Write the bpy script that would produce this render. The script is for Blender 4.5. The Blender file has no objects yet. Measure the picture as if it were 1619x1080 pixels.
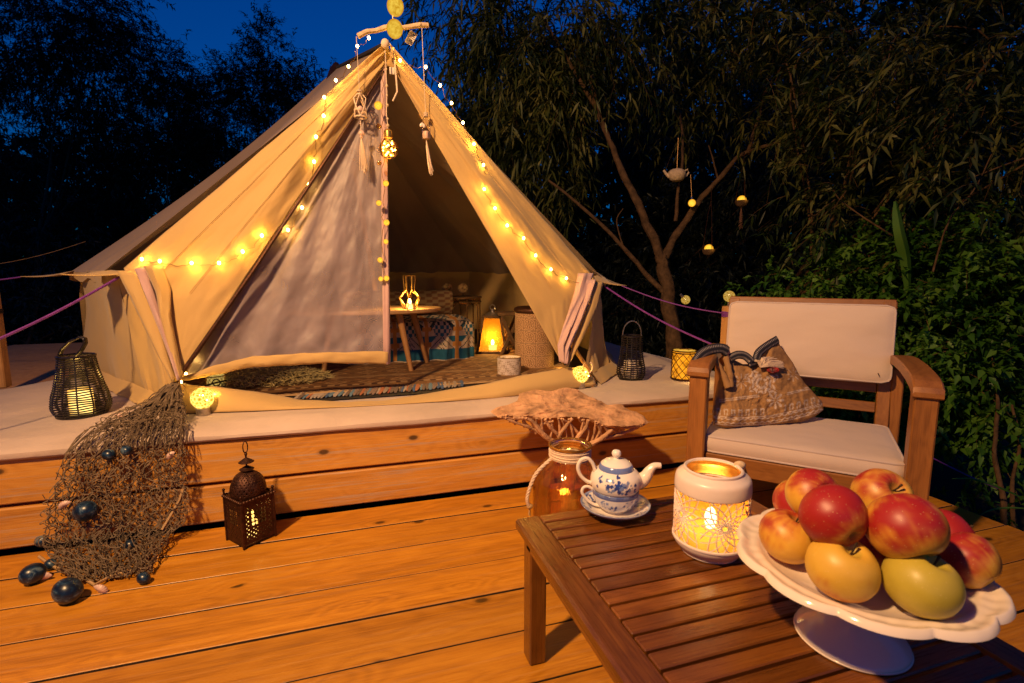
import bpy, math, random
import numpy as np
from mathutils import Vector, Matrix, noise as mnoise
from mathutils.bvhtree import BVHTree
random.seed(7); rng = np.random.default_rng(7)
R = math.radians
C = bpy.context.scene.collection
sc = bpy.context.scene

# ------------------------------------------------------------------ camera, sky, key lamp, exposure
F_, CX_, CY_, H_, PIT, YAW = 815., 809.5, 540., .82, R(7.7), R(17.5)
cam = bpy.data.objects.new('camera', bpy.data.cameras.new('camera')); C.objects.link(cam)
cam.location = (0, 0, H_); cam.rotation_euler = (R(90) - PIT, 0, -YAW)
cam.data.sensor_width = 36; cam.data.lens = F_ / 1619 * 36
cam.data.clip_start = .02; cam.data.clip_end = 500
cam.data.dof.use_dof = True; cam.data.dof.focus_distance = 1.9; cam.data.dof.aperture_fstop = 7.0
sc.camera = cam
w = bpy.data.worlds.new('World'); sc.world = w; w.use_nodes = True
nt = w.node_tree; nt.nodes.clear()
sky = nt.nodes.new('ShaderNodeTexSky'); sky.sky_type = 'NISHITA'; sky.sun_disc = False
sky.sun_elevation = R(5); sky.sun_rotation = R(200); sky.ozone_density = 6; sky.air_density = 1.2; sky.dust_density = 0.2
tint = nt.nodes.new('ShaderNodeMixRGB'); tint.blend_type = 'MULTIPLY'; tint.inputs[0].default_value = 1
tint.inputs[2].default_value = (.02, .50, 1.0, 1)
bg = nt.nodes.new('ShaderNodeBackground'); bg.inputs[1].default_value = .115
wo = nt.nodes.new('ShaderNodeOutputWorld')
nt.links.new(sky.outputs[0], tint.inputs[1]); nt.links.new(tint.outputs[0], bg.inputs[0]); nt.links.new(bg.outputs[0], wo.inputs[0])
# the warm garden floodlight of the terrace, left of and behind the camera
ld = bpy.data.lights.new('floodlight_beam', 'AREA'); ld.shape = 'DISK'; ld.size = .15; ld.energy = 75; ld.color = (1, .575, .25); ld.spread = R(120)
lo = bpy.data.objects.new('floodlight_beam', ld); C.objects.link(lo); lo.location = (-1.15, .12, 2.5)
lo.rotation_euler = (Vector((.40, 1.85, .60)) - Vector(lo.location)).to_track_quat('-Z', 'Y').to_euler()
sc.view_settings.view_transform = 'Standard'; sc.view_settings.look = 'None'; sc.view_settings.gamma = 1
sc.view_settings.use_curve_mapping = False; sc.view_settings.exposure = 0
sc.cycles.use_denoising = True; sc.cycles.max_bounces = 7; sc.cycles.transparent_max_bounces = 16
sc.cycles.transmission_bounces = 6; sc.cycles.sample_clamp_indirect = 4; sc.cycles.caustics_reflective = False; sc.cycles.caustics_refractive = False

# ------------------------------------------------------------------ surveying helpers: photo sight-lines met with real planes
FW = np.array([math.sin(YAW)*math.cos(PIT), math.cos(YAW)*math.cos(PIT), -math.sin(PIT)])
RT = np.array([math.cos(YAW), -math.sin(YAW), 0.]); UP = np.cross(RT, FW); O_ = np.array([0, 0, H_])
def ray(x, y): return FW + RT*(x-CX_)/F_ - UP*(y-CY_)/F_
def ZP(x, y, z=0.): r = ray(x, y); return O_ + r*((z-H_)/r[2])
def YP(x, y, Y): r = ray(x, y); return O_ + r*(Y/r[1])
def DP(x, y, d): return O_ + ray(x, y)*d
def sm(t): t = np.clip(t, 0, 1); return t*t*(3-2*t)
def fbm(x, y, z, o=3): return mnoise.fractal(Vector((x, y, z)), 1.0, 2.0, o)

# ------------------------------------------------------------------ mesh builder
class MB:
    def __init__(s): s.v = []; s.f = []; s.m = []; s.cm = 0
    def add(s, vs, fs):
        b = len(s.v); s.v += [tuple(p) for p in vs]; s.f += [tuple(i+b for i in f) for f in fs]; s.m += [s.cm]*len(fs); return s
    def box(s, c, d, rot=None, bev=0.0):
        hx, hy, hz = d[0]/2, d[1]/2, d[2]/2
        if bev <= 0:
            vs = [Vector((x, y, z)) for x in (-hx, hx) for y in (-hy, hy) for z in (-hz, hz)]
            fs = [(0,1,3,2), (4,6,7,5), (0,4,5,1), (2,3,7,6), (0,2,6,4), (1,5,7,3)]
        else:
            b = min(bev, hx*.9, hy*.9, hz*.9); vs = []; idx = {}
            for sx in (-1, 1):
                for sy in (-1, 1):
                    for sz in (-1, 1):
                        for a in range(3):
                            p = [sx*hx, sy*hy, sz*hz]
                            for k in range(3):
                                if k != a: p[k] -= (sx, sy, sz)[k]*b
                            idx[(sx, sy, sz, a)] = len(vs); vs.append(Vector(p))
            fs = []
            def I(sg, a): return idx[(sg[0], sg[1], sg[2], a)]
            for a in range(3):
                o = [k for k in range(3) if k != a]
                for sa in (-1, 1):
                    q = []
                    for (u, v) in ((-1,-1), (1,-1), (1,1), (-1,1)):
                        sg = [0]*3; sg[a] = sa; sg[o[0]] = u; sg[o[1]] = v; q.append(I(sg, a))
                    fs.append(q if (sa > 0) != (a == 1) else q[::-1])
            for a in range(3):
                o = [k for k in range(3) if k != a]
                for u in (-1, 1):
                    for v in (-1, 1):
                        s0 = [0]*3; s1 = [0]*3; s0[a] = -1; s1[a] = 1
                        for sg in (s0, s1): sg[o[0]] = u; sg[o[1]] = v
                        fs.append([I(s0, o[0]), I(s1, o[0]), I(s1, o[1]), I(s0, o[1])])
            for sx in (-1, 1):
                for sy in (-1, 1):
                    for sz in (-1, 1): fs.append([I((sx, sy, sz), a) for a in range(3)])
        M = rot.to_3x3() if rot is not None else Matrix.Identity(3)
        return s.add([M @ p + Vector(c) for p in vs], fs)
    def beam(s, a, b, w, h, upv=(0, 0, 1), bev=.002):
        a, b = Vector(a), Vector(b); d = b-a; L = d.length; x = d/L; z = Vector(upv); y = z.cross(x)
        y.normalize(); z = x.cross(y); M = Matrix((x, y, z)).transposed()
        return s.box((a+b)/2, (L, w, h), M, bev)
    def tube(s, pts, r, n=6, cap=True, closed=False):
        P = [Vector(p) for p in pts]; N = len(P)
        rr = list(r) if hasattr(r, '__len__') else [r]*N
        vs = []; up = None
        for i in range(N):
            t = (P[(i+1) % N]-P[i-1]) if closed else (P[min(i+1, N-1)]-P[max(i-1, 0)])
            if t.length < 1e-9: t = Vector((0, 0, 1))
            t.normalize()
            if up is None:
                up = Vector((0, 0, 1)) if abs(t.z) < .9 else Vector((1, 0, 0))
            a = up - t*up.dot(t)
            if a.length < 1e-6: a = Vector((1, 0, 0)).cross(t)
            a.normalize(); up = a; b = t.cross(a)
            for k in range(n):
                an = 2*math.pi*k/n; vs.append(P[i] + (a*math.cos(an)+b*math.sin(an))*rr[i])
        fs = []
        for i in range(N if closed else N-1):
            j = (i+1) % N
            for k in range(n): fs.append((i*n+k, i*n+(k+1) % n, j*n+(k+1) % n, j*n+k))
        if cap and not closed:
            fs.append(tuple(range(n))[::-1]); fs.append(tuple((N-1)*n+k for k in range(n)))
        return s.add(vs, fs)
    def lathe(s, prof, n=32, c=(0, 0, 0), closed=False, fn=None, caps=True):
        vs = []; fs = []; c = Vector(c)
        for (r, z) in prof:
            for k in range(n):
                an = 2*math.pi*k/n; q = r*(fn(an, r, z) if fn else 1)
                vs.append(c+Vector((q*math.cos(an), q*math.sin(an), z)))
        m = len(prof)
        for i in range(m if closed else m-1):
            j = (i+1) % m
            for k in range(n): fs.append((i*n+k, i*n+(k+1) % n, j*n+(k+1) % n, j*n+k))
        if not closed and caps:
            if prof[0][0] > 1e-4: fs.append(tuple(range(n))[::-1])
            if prof[-1][0] > 1e-4: fs.append(tuple((m-1)*n+k for k in range(n)))
        return s.add(vs, fs)
    def sph(s, c, r, n=14, sq=(1, 1, 1), rot=None):
        m = max(6, n//2+1); vs = []; M = rot.to_3x3() if rot is not None else Matrix.Identity(3)
        for i in range(m+1):
            th = math.pi*i/m
            for k in range(n):
                an = 2*math.pi*k/n
                vs.append(M @ Vector((r*sq[0]*math.sin(th)*math.cos(an), r*sq[1]*math.sin(th)*math.sin(an), r*sq[2]*math.cos(th)))+Vector(c))
        fs = [(i*n+k, (i+1)*n+k, (i+1)*n+(k+1) % n, i*n+(k+1) % n) for i in range(m) for k in range(n)]
        return s.add(vs, fs)
    def grid(s, fn, nu, nv, cu=False):
        vs = [fn(i/nu, j/nv) for j in range(nv+1) for i in range(nu+1)]
        fs = [(j*(nu+1)+i, j*(nu+1)+i+1, (j+1)*(nu+1)+i+1, (j+1)*(nu+1)+i) for j in range(nv) for i in range(nu)]
        return s.add(vs, fs)
    def build(s, name, mat, parent=None, smooth=True, solid=0, off=0, sub=0, color=None, angle=40, label=None, origin=None):
        o0 = Vector((0, 0, 0))
        if origin is not None: o0 = Vector(origin)
        me = bpy.data.meshes.new(name); me.from_pydata([(p[0]-o0.x, p[1]-o0.y, p[2]-o0.z) for p in s.v], [], s.f)
        mats = mat if isinstance(mat, (list, tuple)) else [mat]
        for m_ in mats: me.materials.append(m_)
        if len(mats) > 1: me.polygons.foreach_set('material_index', s.m)
        me.validate(); me.update()
        if smooth:
            me.polygons.foreach_set('use_smooth', [True]*len(me.polygons))
            try: me.set_sharp_from_angle(angle=R(angle))
            except Exception: pass
        if color is not None:
            a = me.color_attributes.new('Col', 'FLOAT_COLOR', 'POINT')
            col = np.ones((len(me.vertices), 4), dtype=np.float32); col[:, :3] = np.asarray(color)[:len(me.vertices)]
            a.data.foreach_set('color', col.ravel())
        o = bpy.data.objects.new(name, me); C.objects.link(o)
        if parent is not None: o.parent = parent
        if sub:
            md = o.modifiers.new('s', 'SUBSURF'); md.levels = sub; md.render_levels = sub
        if solid:
            md = o.modifiers.new('t', 'SOLIDIFY'); md.thickness = solid; md.offset = off
        if label: o['label'] = label
        return o

def thing(name, label, cat, loc=(0, 0, 0), rz=0, group=None):
    o = bpy.data.objects.new(name, None); C.objects.link(o); o.empty_display_size = .05
    o.location = loc; o.rotation_euler = (0, 0, rz); o['label'] = label; o['category'] = cat
    if group: o['group'] = group
    return o
def tag(o, label, cat, group=None):
    o['label'] = label; o['category'] = cat
    if group: o['group'] = group
    return o
def copy_thing(r, loc, label, rz=None, scale=None):
    c = r.copy(); C.objects.link(c); c.location = loc; c['label'] = label
    if rz is not None: c.rotation_euler = (0, 0, rz) if not hasattr(rz, '__len__') else rz
    if scale: c.scale = (scale,)*3
    for ch in list(r.children):
        d = ch.copy(); C.objects.link(d); d.parent = c
        for g in list(ch.children):
            e = g.copy(); C.objects.link(e); e.parent = d
    return c
def structure(o): o['kind'] = 'structure'; return o
def local(t):   # world -> local function for a thing placed with a z-rotation
    M = (Matrix.Translation(t.location) @ Matrix.Rotation(t.rotation_euler.z, 4, 'Z')).inverted()
    return lambda p: M @ Vector(p)
def point_light(name, loc, e, col=(1, .55, .12), rad=.004, parent=None):
    l = bpy.data.lights.new(name, 'POINT'); l.energy = e; l.color = col; l.shadow_soft_size = rad
    o = bpy.data.objects.new(name, l); C.objects.link(o); o.location = loc
    if parent: o.parent = parent
    return o

# ------------------------------------------------------------------ materials
def newmat(name):
    m = bpy.data.materials.new(name); m.use_nodes = True; n = m.node_tree; n.nodes.clear()
    out = n.nodes.new('ShaderNodeOutputMaterial'); b = n.nodes.new('ShaderNodeBsdfPrincipled')
    n.links.new(b.outputs[0], out.inputs[0]); return m, n, b, out
def N(n, t, **k):
    o = n.nodes.new(t)
    for a, v in k.items(): setattr(o, a, v)
    return o
def c4(c): return (c[0], c[1], c[2], 1)
def ramp(n, fac, stops, interp='LINEAR'):
    r = N(n, 'ShaderNodeValToRGB'); e = r.color_ramp.elements; r.color_ramp.interpolation = interp
    e[0].position = stops[0][0]; e[0].color = c4(stops[0][1]); e[1].position = stops[-1][0]; e[1].color = c4(stops[-1][1])
    for p, c in stops[1:-1]:
        x = e.new(p); x.color = c4(c)
    n.links.new(fac, r.inputs[0]); return r.outputs[0]
def coords(n, scale=(1, 1, 1), rnd=True, kind='Object', amt=20):
    tc = N(n, 'ShaderNodeTexCoord'); mp = N(n, 'ShaderNodeMapping'); mp.inputs['Scale'].default_value = scale
    src = tc.outputs[kind]
    if rnd:
        oi = N(n, 'ShaderNodeObjectInfo'); mu = N(n, 'ShaderNodeVectorMath', operation='SCALE'); cb = N(n, 'ShaderNodeCombineXYZ')
        mm = N(n, 'ShaderNodeMath', operation='MULTIPLY'); mm.inputs[1].default_value = 7.3
        n.links.new(oi.outputs['Random'], mm.inputs[0])
        n.links.new(oi.outputs['Random'], cb.inputs[0]); n.links.new(mm.outputs[0], cb.inputs[1]); n.links.new(oi.outputs['Random'], cb.inputs[2])
        n.links.new(cb.outputs[0], mu.inputs[0]); mu.inputs['Scale'].default_value = amt
        ad = N(n, 'ShaderNodeVectorMath', operation='ADD'); n.links.new(src, ad.inputs[0]); n.links.new(mu.outputs[0], ad.inputs[1]); src = ad.outputs[0]
    n.links.new(src, mp.inputs[0]); return mp.outputs[0], src
def noi(n, vec, scale, detail=4, rough=.55, dist=0):
    x = N(n, 'ShaderNodeTexNoise'); x.inputs['Scale'].default_value = scale; x.inputs['Detail'].default_value = detail
    x.inputs['Roughness'].default_value = rough; x.inputs['Distortion'].default_value = dist; n.links.new(vec, x.inputs['Vector']); return x.outputs[0]
def mix(n, fac, a, b, blend='MIX'):
    x = N(n, 'ShaderNodeMixRGB', blend_type=blend)
    for i, v in ((0, fac), (1, a), (2, b)):
        if hasattr(v, 'is_output'): n.links.new(v, x.inputs[i])
        elif i == 0: x.inputs[0].default_value = v
        else: x.inputs[i].default_value = c4(v)
    return x.outputs[0]
def bump(n, b, h, strength, dist=.002):
    x = N(n, 'ShaderNodeBump'); x.inputs['Strength'].default_value = strength; x.inputs['Distance'].default_value = dist
    n.links.new(h, x.inputs['Height']); n.links.new(x.outputs[0], b.inputs['Normal'])
def mathn(n, op, a, b=None):
    x = N(n, 'ShaderNodeMath', operation=op)
    for i, v in ((0, a), (1, b)):
        if v is None: continue
        if hasattr(v, 'is_output'): n.links.new(v, x.inputs[i])
        else: x.inputs[i].default_value = v
    return x.outputs[0]

def wood(name, dark, mid, light, axis='X', rough=.45, knots=True, s=1.0, var=.25, weather=0, bumpy=.35, coat=0, ringw=.07):
    m, n, b, _ = newmat(name)
    A = {'X': (.9, 32, 32), 'Y': (32, .9, 32), 'Z': (32, 32, .9)}[axis]; A = tuple(a*s for a in A)
    v, src = coords(n, A)
    B = {'X': (1, 4, 4), 'Y': (4, 1, 4), 'Z': (4, 4, 1)}[axis]
    mp2 = N(n, 'ShaderNodeMapping'); mp2.inputs['Scale'].default_value = tuple(a*s for a in B); n.links.new(src, mp2.inputs[0])
    warp = noi(n, mp2.outputs[0], 1.6, 3)
    # knots bend the grain
    vo = N(n, 'ShaderNodeTexVoronoi', voronoi_dimensions='2D'); vo.inputs['Scale'].default_value = 1.0
    sx_ = N(n, 'ShaderNodeSeparateXYZ'); n.links.new(src, sx_.inputs[0]); al = 'XYZ'.index(axis); ot = [i for i in range(3) if i != al]; cx_ = N(n, 'ShaderNodeCombineXYZ')
    n.links.new(mathn(n, 'MULTIPLY', sx_.outputs[al], 3.6), cx_.inputs[0]); n.links.new(mathn(n, 'MULTIPLY', mathn(n, 'ADD', sx_.outputs[ot[0]], sx_.outputs[ot[1]]), 6.6), cx_.inputs[1]); n.links.new(cx_.outputs[0], vo.inputs['Vector'])
    kd = vo.outputs['Distance']
    ringsv = mathn(n, 'ADD', mathn(n, 'MULTIPLY', warp, 9.0), mathn(n, 'MULTIPLY', mathn(n, 'POWER', mathn(n, 'MAXIMUM', mathn(n, 'SUBTRACT', .5, kd), 0), 2.), 9.))
    rings = mathn(n, 'ADD', mathn(n, 'MULTIPLY', mathn(n, 'SINE', mathn(n, 'MULTIPLY', ringsv, 7.0)), .5), .5)
    fine = noi(n, v, 7, 6, .72); broad = noi(n, v, .55, 4)
    g = mathn(n, 'ADD', mathn(n, 'ADD', mathn(n, 'MULTIPLY', rings, ringw), mathn(n, 'MULTIPLY', fine, .50)), mathn(n, 'MULTIPLY', broad, .50-ringw))
    col = ramp(n, g, [(.25, dark), (.50, mid), (.78, light)])
    oi = N(n, 'ShaderNodeObjectInfo')
    br = N(n, 'ShaderNodeHueSaturation'); n.links.new(col, br.inputs['Color'])
    mr = N(n, 'ShaderNodeMapRange'); mr.inputs['To Min'].default_value = 1-var; mr.inputs['To Max'].default_value = 1+var
    n.links.new(oi.outputs['Random'], mr.inputs[0]); n.links.new(mr.outputs[0], br.inputs['Value']); col = br.outputs[0]
    st = noi(n, mp2.outputs[0], .9, 4)
    col = mix(n, ramp(n, st, [(.45, (0, 0, 0)), (.75, (.3, .3, .3))]), col, tuple(c*.45 for c in mid))
    if weather:
        wn = noi(n, v, 2.5, 5, .7); col = mix(n, ramp(n, wn, [(.52, (0, 0, 0)), (.66, (weather,)*3)]), col, (.42, .33, .25))
    if knots:
        kf = ramp(n, kd, [(.035, (1, 1, 1)), (.055, (.75, .75, .75)), (.062, (.35, .35, .35)), (.10, (0, 0, 0))])
        sel = ramp(n, vo.outputs['Color'], [(.58, (0, 0, 0)), (.60, (1, 1, 1))])
        col = mix(n, mix(n, 1, kf, sel, 'MULTIPLY'), col, tuple(c*.16 for c in mid))
    n.links.new(col, b.inputs['Base Color'])
    rr = mathn(n, 'ADD', mathn(n, 'MULTIPLY', fine, .3), rough-.12); n.links.new(rr, b.inputs['Roughness'])
    b.inputs['Coat Weight'].default_value = coat; b.inputs['Coat Roughness'].default_value = .25
    bump(n, b, g, bumpy, .003); return m

def fabric(name, col, col2=None, rough=.9, weave=900, wr=.3, trans=0, sheen=.2, stain=.2, bs=.25):
    m, n, b, out = newmat(name); v, src = coords(n, (1, 1, 1), rnd=False)
    a = noi(n, v, 3.0, 4); c2 = col2 or tuple(c*(1-stain) for c in col)
    c = mix(n, ramp(n, a, [(.35, (0, 0, 0)), (.7, (1, 1, 1))]), col, c2)
    wv = N(n, 'ShaderNodeTexWave'); wv.inputs['Scale'].default_value = weave/6; wv.inputs['Distortion'].default_value = 1.5
    n.links.new(v, wv.inputs[0]); fn = noi(n, v, weave, 2)
    c = mix(n, mathn(n, 'MULTIPLY', fn, .35), c, tuple(x*.55 for x in col))
    n.links.new(c, b.inputs['Base Color']); b.inputs['Roughness'].default_value = rough; b.inputs['Sheen Weight'].default_value = sheen
    h = mathn(n, 'ADD', mathn(n, 'MULTIPLY', fn, .3), mathn(n, 'MULTIPLY', noi(n, v, 14, 5), wr*6)); bump(n, b, h, bs, .002)
    b.inputs['Specular IOR Level'].default_value = .2
    if trans:
        t = N(n, 'ShaderNodeBsdfTranslucent'); n.links.new(c, t.inputs[0]); mx = N(n, 'ShaderNodeMixShader'); mx.inputs[0].default_value = trans
        n.links.new(b.outputs[0], mx.inputs[1]); n.links.new(t.outputs[0], mx.inputs[2]); n.links.new(mx.outputs[0], out.inputs[0])
    return m
def plain(name, col, rough=.5, metal=0, var=.2, scale=30, bs=.15, coat=0, spec=.5, bd=.001, col2=None):
    m, n, b, _ = newmat(name); v, _s = coords(n, (1, 1, 1)); a = noi(n, v, scale, 5, .6)
    c = mix(n, ramp(n, a, [(.3, (0, 0, 0)), (.7, (1, 1, 1))]), tuple(x*(1-var) for x in col), col2 or tuple(min(1, x*(1+var)) for x in col))
    n.links.new(c, b.inputs['Base Color']); b.inputs['Metallic'].default_value = metal
    n.links.new(mathn(n, 'ADD', mathn(n, 'MULTIPLY', a, .25), max(.02, rough-.12)), b.inputs['Roughness'])
    b.inputs['Coat Weight'].default_value = coat; b.inputs['Specular IOR Level'].default_value = spec; bump(n, b, a, bs, bd); return m
def vcol(name, rough=.85, noise_s=300, amt=.35, sheen=.2, bs=.4, coat=0, bd=.002, spec=.3):
    m, n, b, _ = newmat(name); at = N(n, 'ShaderNodeAttribute', attribute_name='Col'); v, _s = coords(n, (1, 1, 1), rnd=False)
    a = noi(n, v, noise_s, 3, .7); c = mix(n, mathn(n, 'MULTIPLY', a, amt), at.outputs[0], (.03, .02, .01))
    n.links.new(c, b.inputs['Base Color']); b.inputs['Roughness'].default_value = rough; b.inputs['Sheen Weight'].default_value = sheen
    b.inputs['Coat Weight'].default_value = coat; b.inputs['Specular IOR Level'].default_value = spec; bump(n, b, a, bs, bd); return m
def emis(name, col, s, noisy=0, scale=60, dark=None):
    m, n, b, out = newmat(name); e = N(n, 'ShaderNodeEmission'); e.inputs[0].default_value = c4(col); e.inputs[1].default_value = s
    if noisy:
        v, _s = coords(n, (1, 1, 1)); a = noi(n, v, scale, 4, .7, 1.5)
        n.links.new(ramp(n, a, [(.3, dark or tuple(c*(1-noisy) for c in col)), (.62, col)]), e.inputs[0])
    n.links.new(e.outputs[0], out.inputs[0]); return m
def glass(name, col, rough=.03, mixt=.75, scale=0):
    # thin clear wall: mostly lets light straight through, with a glossy skin
    m, n, b, out = newmat(name); t = N(n, 'ShaderNodeBsdfTransparent'); t.inputs[0].default_value = c4(col)
    g = N(n, 'ShaderNodeBsdfGlossy'); g.inputs['Roughness'].default_value = rough; g.inputs[0].default_value = (1, 1, 1, 1)
    fr = N(n, 'ShaderNodeLayerWeight'); fr.inputs[0].default_value = 1-mixt
    mx = N(n, 'ShaderNodeMixShader'); n.links.new(mathn(n, 'MULTIPLY', fr.outputs['Fresnel'], .8), mx.inputs[0])
    n.links.new(t.outputs[0], mx.inputs[1]); n.links.new(g.outputs[0], mx.inputs[2]); n.links.new(mx.outputs[0], out.inputs[0])
    if scale:
        v, _s = coords(n, (1, 1, .25)); x = N(n, 'ShaderNodeBump'); x.inputs['Strength'].default_value = .9; x.inputs['Distance'].default_value = .003
        n.links.new(noi(n, v, scale, 3), x.inputs['Height']); n.links.new(x.outputs[0], g.inputs['Normal']); n.links.new(x.outputs[0], fr.inputs['Normal'])
    return m

M = {}
PD, PM, PL = (.18, .058, .004), (.46, .180, .011), (.66, .30, .026)
M['deck'] = wood('deck_pine', PD, PM, PL, 'X', .36, True, 1.0, .15, .10, .45)
M['riser'] = wood('riser_pine', (.26, .09, .012), (.54, .235, .030), (.68, .34, .065), 'X', .6, True, 1.3, .08, .6, .5)
TD, TM, TL = (.042, .012, .002), (.145, .046, .006), (.28, .10, .014)
for a in 'XYZ':
    M['acacia'+a] = wood('acacia_'+a, TD, TM, TL, a, .26, False, 1.2, .28, 0, .2, .45)
    M['chair'+a] = wood('chair_teak_'+a, (.10, .032, .006), (.28, .105, .022), (.42, .175, .040), a, .42, False, 1.6, .15, 0, .2, .1)
M['tentpole'] = wood('post_wood', (.22, .10, .03), (.45, .22, .07), (.6, .33, .12), 'Z', .6, True, 1, .1)
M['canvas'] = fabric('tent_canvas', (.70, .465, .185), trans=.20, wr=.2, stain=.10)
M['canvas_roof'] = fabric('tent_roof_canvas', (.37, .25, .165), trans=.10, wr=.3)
M['hem'] = fabric('hem_tape', (.60, .40, .36), (.45, .27, .27), wr=.6, weave=500, bs=.5)
M['cloth'] = fabric('ground_cloth_cotton', (.60, .46, .37), wr=1.0, stain=.28, bs=.5)
M['cushion'] = fabric('cushion_cotton', (.66, .52, .44), wr=.25, weave=700, stain=.06)
M['piping'] = fabric('cushion_piping', (.64, .52, .48), weave=700)
M['black'] = plain('black_rattan', (.014, .010, .009), .35, 0, .3, 200, .3, .1)
M['blackm'] = plain('black_metal', (.02, .015, .012), .4, .6)
M['rust'] = plain('rusty_brown_iron', (.055, .020, .010), .5, .7, .5, 90, .6, 0, .5, .002)
M['gold'] = plain('worn_gold', (.62, .36, .09), .35, .9, .2, 60)
M['steel'] = plain('brushed_steel', (.45, .40, .36), .3, .9, .2, 120)
M['cream'] = plain('cream_enamel', (.74, .62, .56), .32, 0, .05, 20, .05, .3)
M['porcelain'] = plain('white_porcelain', (.80, .69, .58), .14, 0, .03, 20, .03, .6)
M['rope'] = plain('hemp_rope', (.42, .27, .13), .85, 0, .35, 400, 1.0, 0, .2, .001)
M['ropew'] = plain('pale_cotton_rope', (.72, .55, .40), .85, 0, .25, 400, 1.0, 0, .2, .001)
M['net'] = plain('tarred_net_twine', (.17, .12, .075), .9, 0, .45, 60, .8, 0, .15, .001)
M['float'] = plain('blue_marbled_float', (.006, .012, .026), .25, 0, .5, 26, .1, .2, .5, .001, (.035, .075, .12))
m, n, bs_, out = newmat('marbled_float'); v_, _s = coords(n, (1, 1, 1)); a_ = noi(n, v_, 17, 6, .7, 2.5)
n.links.new(ramp(n, a_, [(.42, (.005, .010, .022)), (.54, (.012, .035, .07)), (.62, (.10, .15, .18)), (.70, (.02, .05, .09))]), bs_.inputs['Base Color']); bs_.inputs['Roughness'].default_value = .3; bump(n, bs_, a_, .2, .002); M['float'] = m
M['shell'] = plain('pink_shell', (.60, .40, .32), .4, 0, .25, 60, .4)
M['purple'] = plain('purple_guy_rope', (.16, .03, .24), .6)
M['driftwood'] = plain('driftwood', (.52, .29, .15), .8, 0, .45, 22, 1.0, 0, .2, .012)
M['stick'] = plain('bleached_stick', (.62, .45, .27), .8, 0, .3, 60, .8)
M['bark'] = plain('willow_bark', (.10, .055, .025), .9, 0, .5, 25, 1.0, 0, .2, .01)
M['barkd'] = plain('dark_bark', (.05, .03, .018), .9, 0, .4, 25, 1.0, 0, .2, .01)
M['dark'] = plain('groundsheet_and_gap_shade', (.02, .013, .008), .8)
M['paper'] = plain('paper_tag', (.7, .6, .5), .8)
M['wax'] = emis('glowing_wax', (1, .62, .16), 3.2, .35, 8)
M['waxdim'] = plain('unlit_wax', (.75, .62, .50), .5)
M['flame'] = emis('candle_flame', (1, .72, .28), 60)
M['bulb'] = emis('fairy_bulb', (1, .62, .16), 38)
M['ball'] = emis('glow_ball', (1, .62, .06), 1.5, .55, 90, (.75, .30, .01))
M['ballbig'] = emis('glow_ball_big', (1, .66, .08), 1.15, .5, 34, (.62, .30, .01))
def limb_glow(m, power=1.2, edge=(.55, .17, .0), core=None):
    n = m.node_tree; e = [x for x in n.nodes if x.type == 'EMISSION'][0]; lw = N(n, 'ShaderNodeLayerWeight'); lw.inputs[0].default_value = .5
    src = e.inputs[0].links[0].from_socket if e.inputs[0].links else None; x = N(n, 'ShaderNodeMixRGB', blend_type='MIX'); n.links.new(ramp(n, lw.outputs['Facing'], [(.15, (0, 0, 0)), (.95, (1, 1, 1))]), x.inputs[0])
    if src: n.links.new(src, x.inputs[1])
    else: x.inputs[1].default_value = e.inputs[0].default_value
    x.inputs[2].default_value = c4(edge); n.links.new(x.outputs[0], e.inputs[0])
limb_glow(M['ball']); limb_glow(M['ballbig'], edge=(.62, .24, .0)); limb_glow(M['wax'], edge=(.42, .16, .01))
M['glass'] = glass('clear_glass', (.96, .93, .88), .03, .8)
M['amber'] = glass('amber_glass', (.93, .74, .44), .06, .62, 34)
M['amberc'] = glass('gold_glass', (.95, .72, .35), .04, .7, 0)
M['wire'] = plain('copper_wire', (.30, .17, .07), .4, .8)
M['vfab'] = vcol('woven_pattern', sheen=.02)
M['vprint'] = vcol('glazed_print', .18, 60, .06, 0, .05, .6, .001, .5)
M['apple'] = vcol('apple_skin', .42, 130, .10, 0, .05, .0, .001, .45)
M['dirt_shade'] = plain('grimy_shaded_board_edge', (.035, .016, .006), .9, 0, .4, 30)  # board sides: shade of the gaps put into the colour, along with edge grime
m = M['apple']; n = m.node_tree; bs_ = [x for x in n.nodes if x.type == 'BSDF_PRINCIPLED'][0]; src = bs_.inputs['Base Color'].links[0].from_socket; v_, _s = coords(n, (1, 1, 1)); vo = N(n, 'ShaderNodeTexVoronoi'); vo.inputs['Scale'].default_value = 210; n.links.new(v_, vo.inputs['Vector'])
n.links.new(mix(n, ramp(n, vo.outputs['Distance'], [(.06, (.45, .45, .45)), (.16, (0, 0, 0))]), src, (.72, .55, .25)), bs_.inputs['Base Color'])
M['soil'] = plain('dark_soil', (.016, .012, .006), .95, 0, .4, 6, 1)

# ------------------------------------------------------------------ ground, deck, platform
gb = MB()
def gf(u, v):
    x = (u-.5)*160; y = (v-.35)*160; r = math.hypot(x, y-3)
    return (x, y, -.36 + .10*fbm(x*.5, y*.5, 0)*min(1, r/6) + max(0, r-12)*.01)
gb.grid(gf, 90, 90); structure(gb.build('ground', M['soil']))

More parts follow.
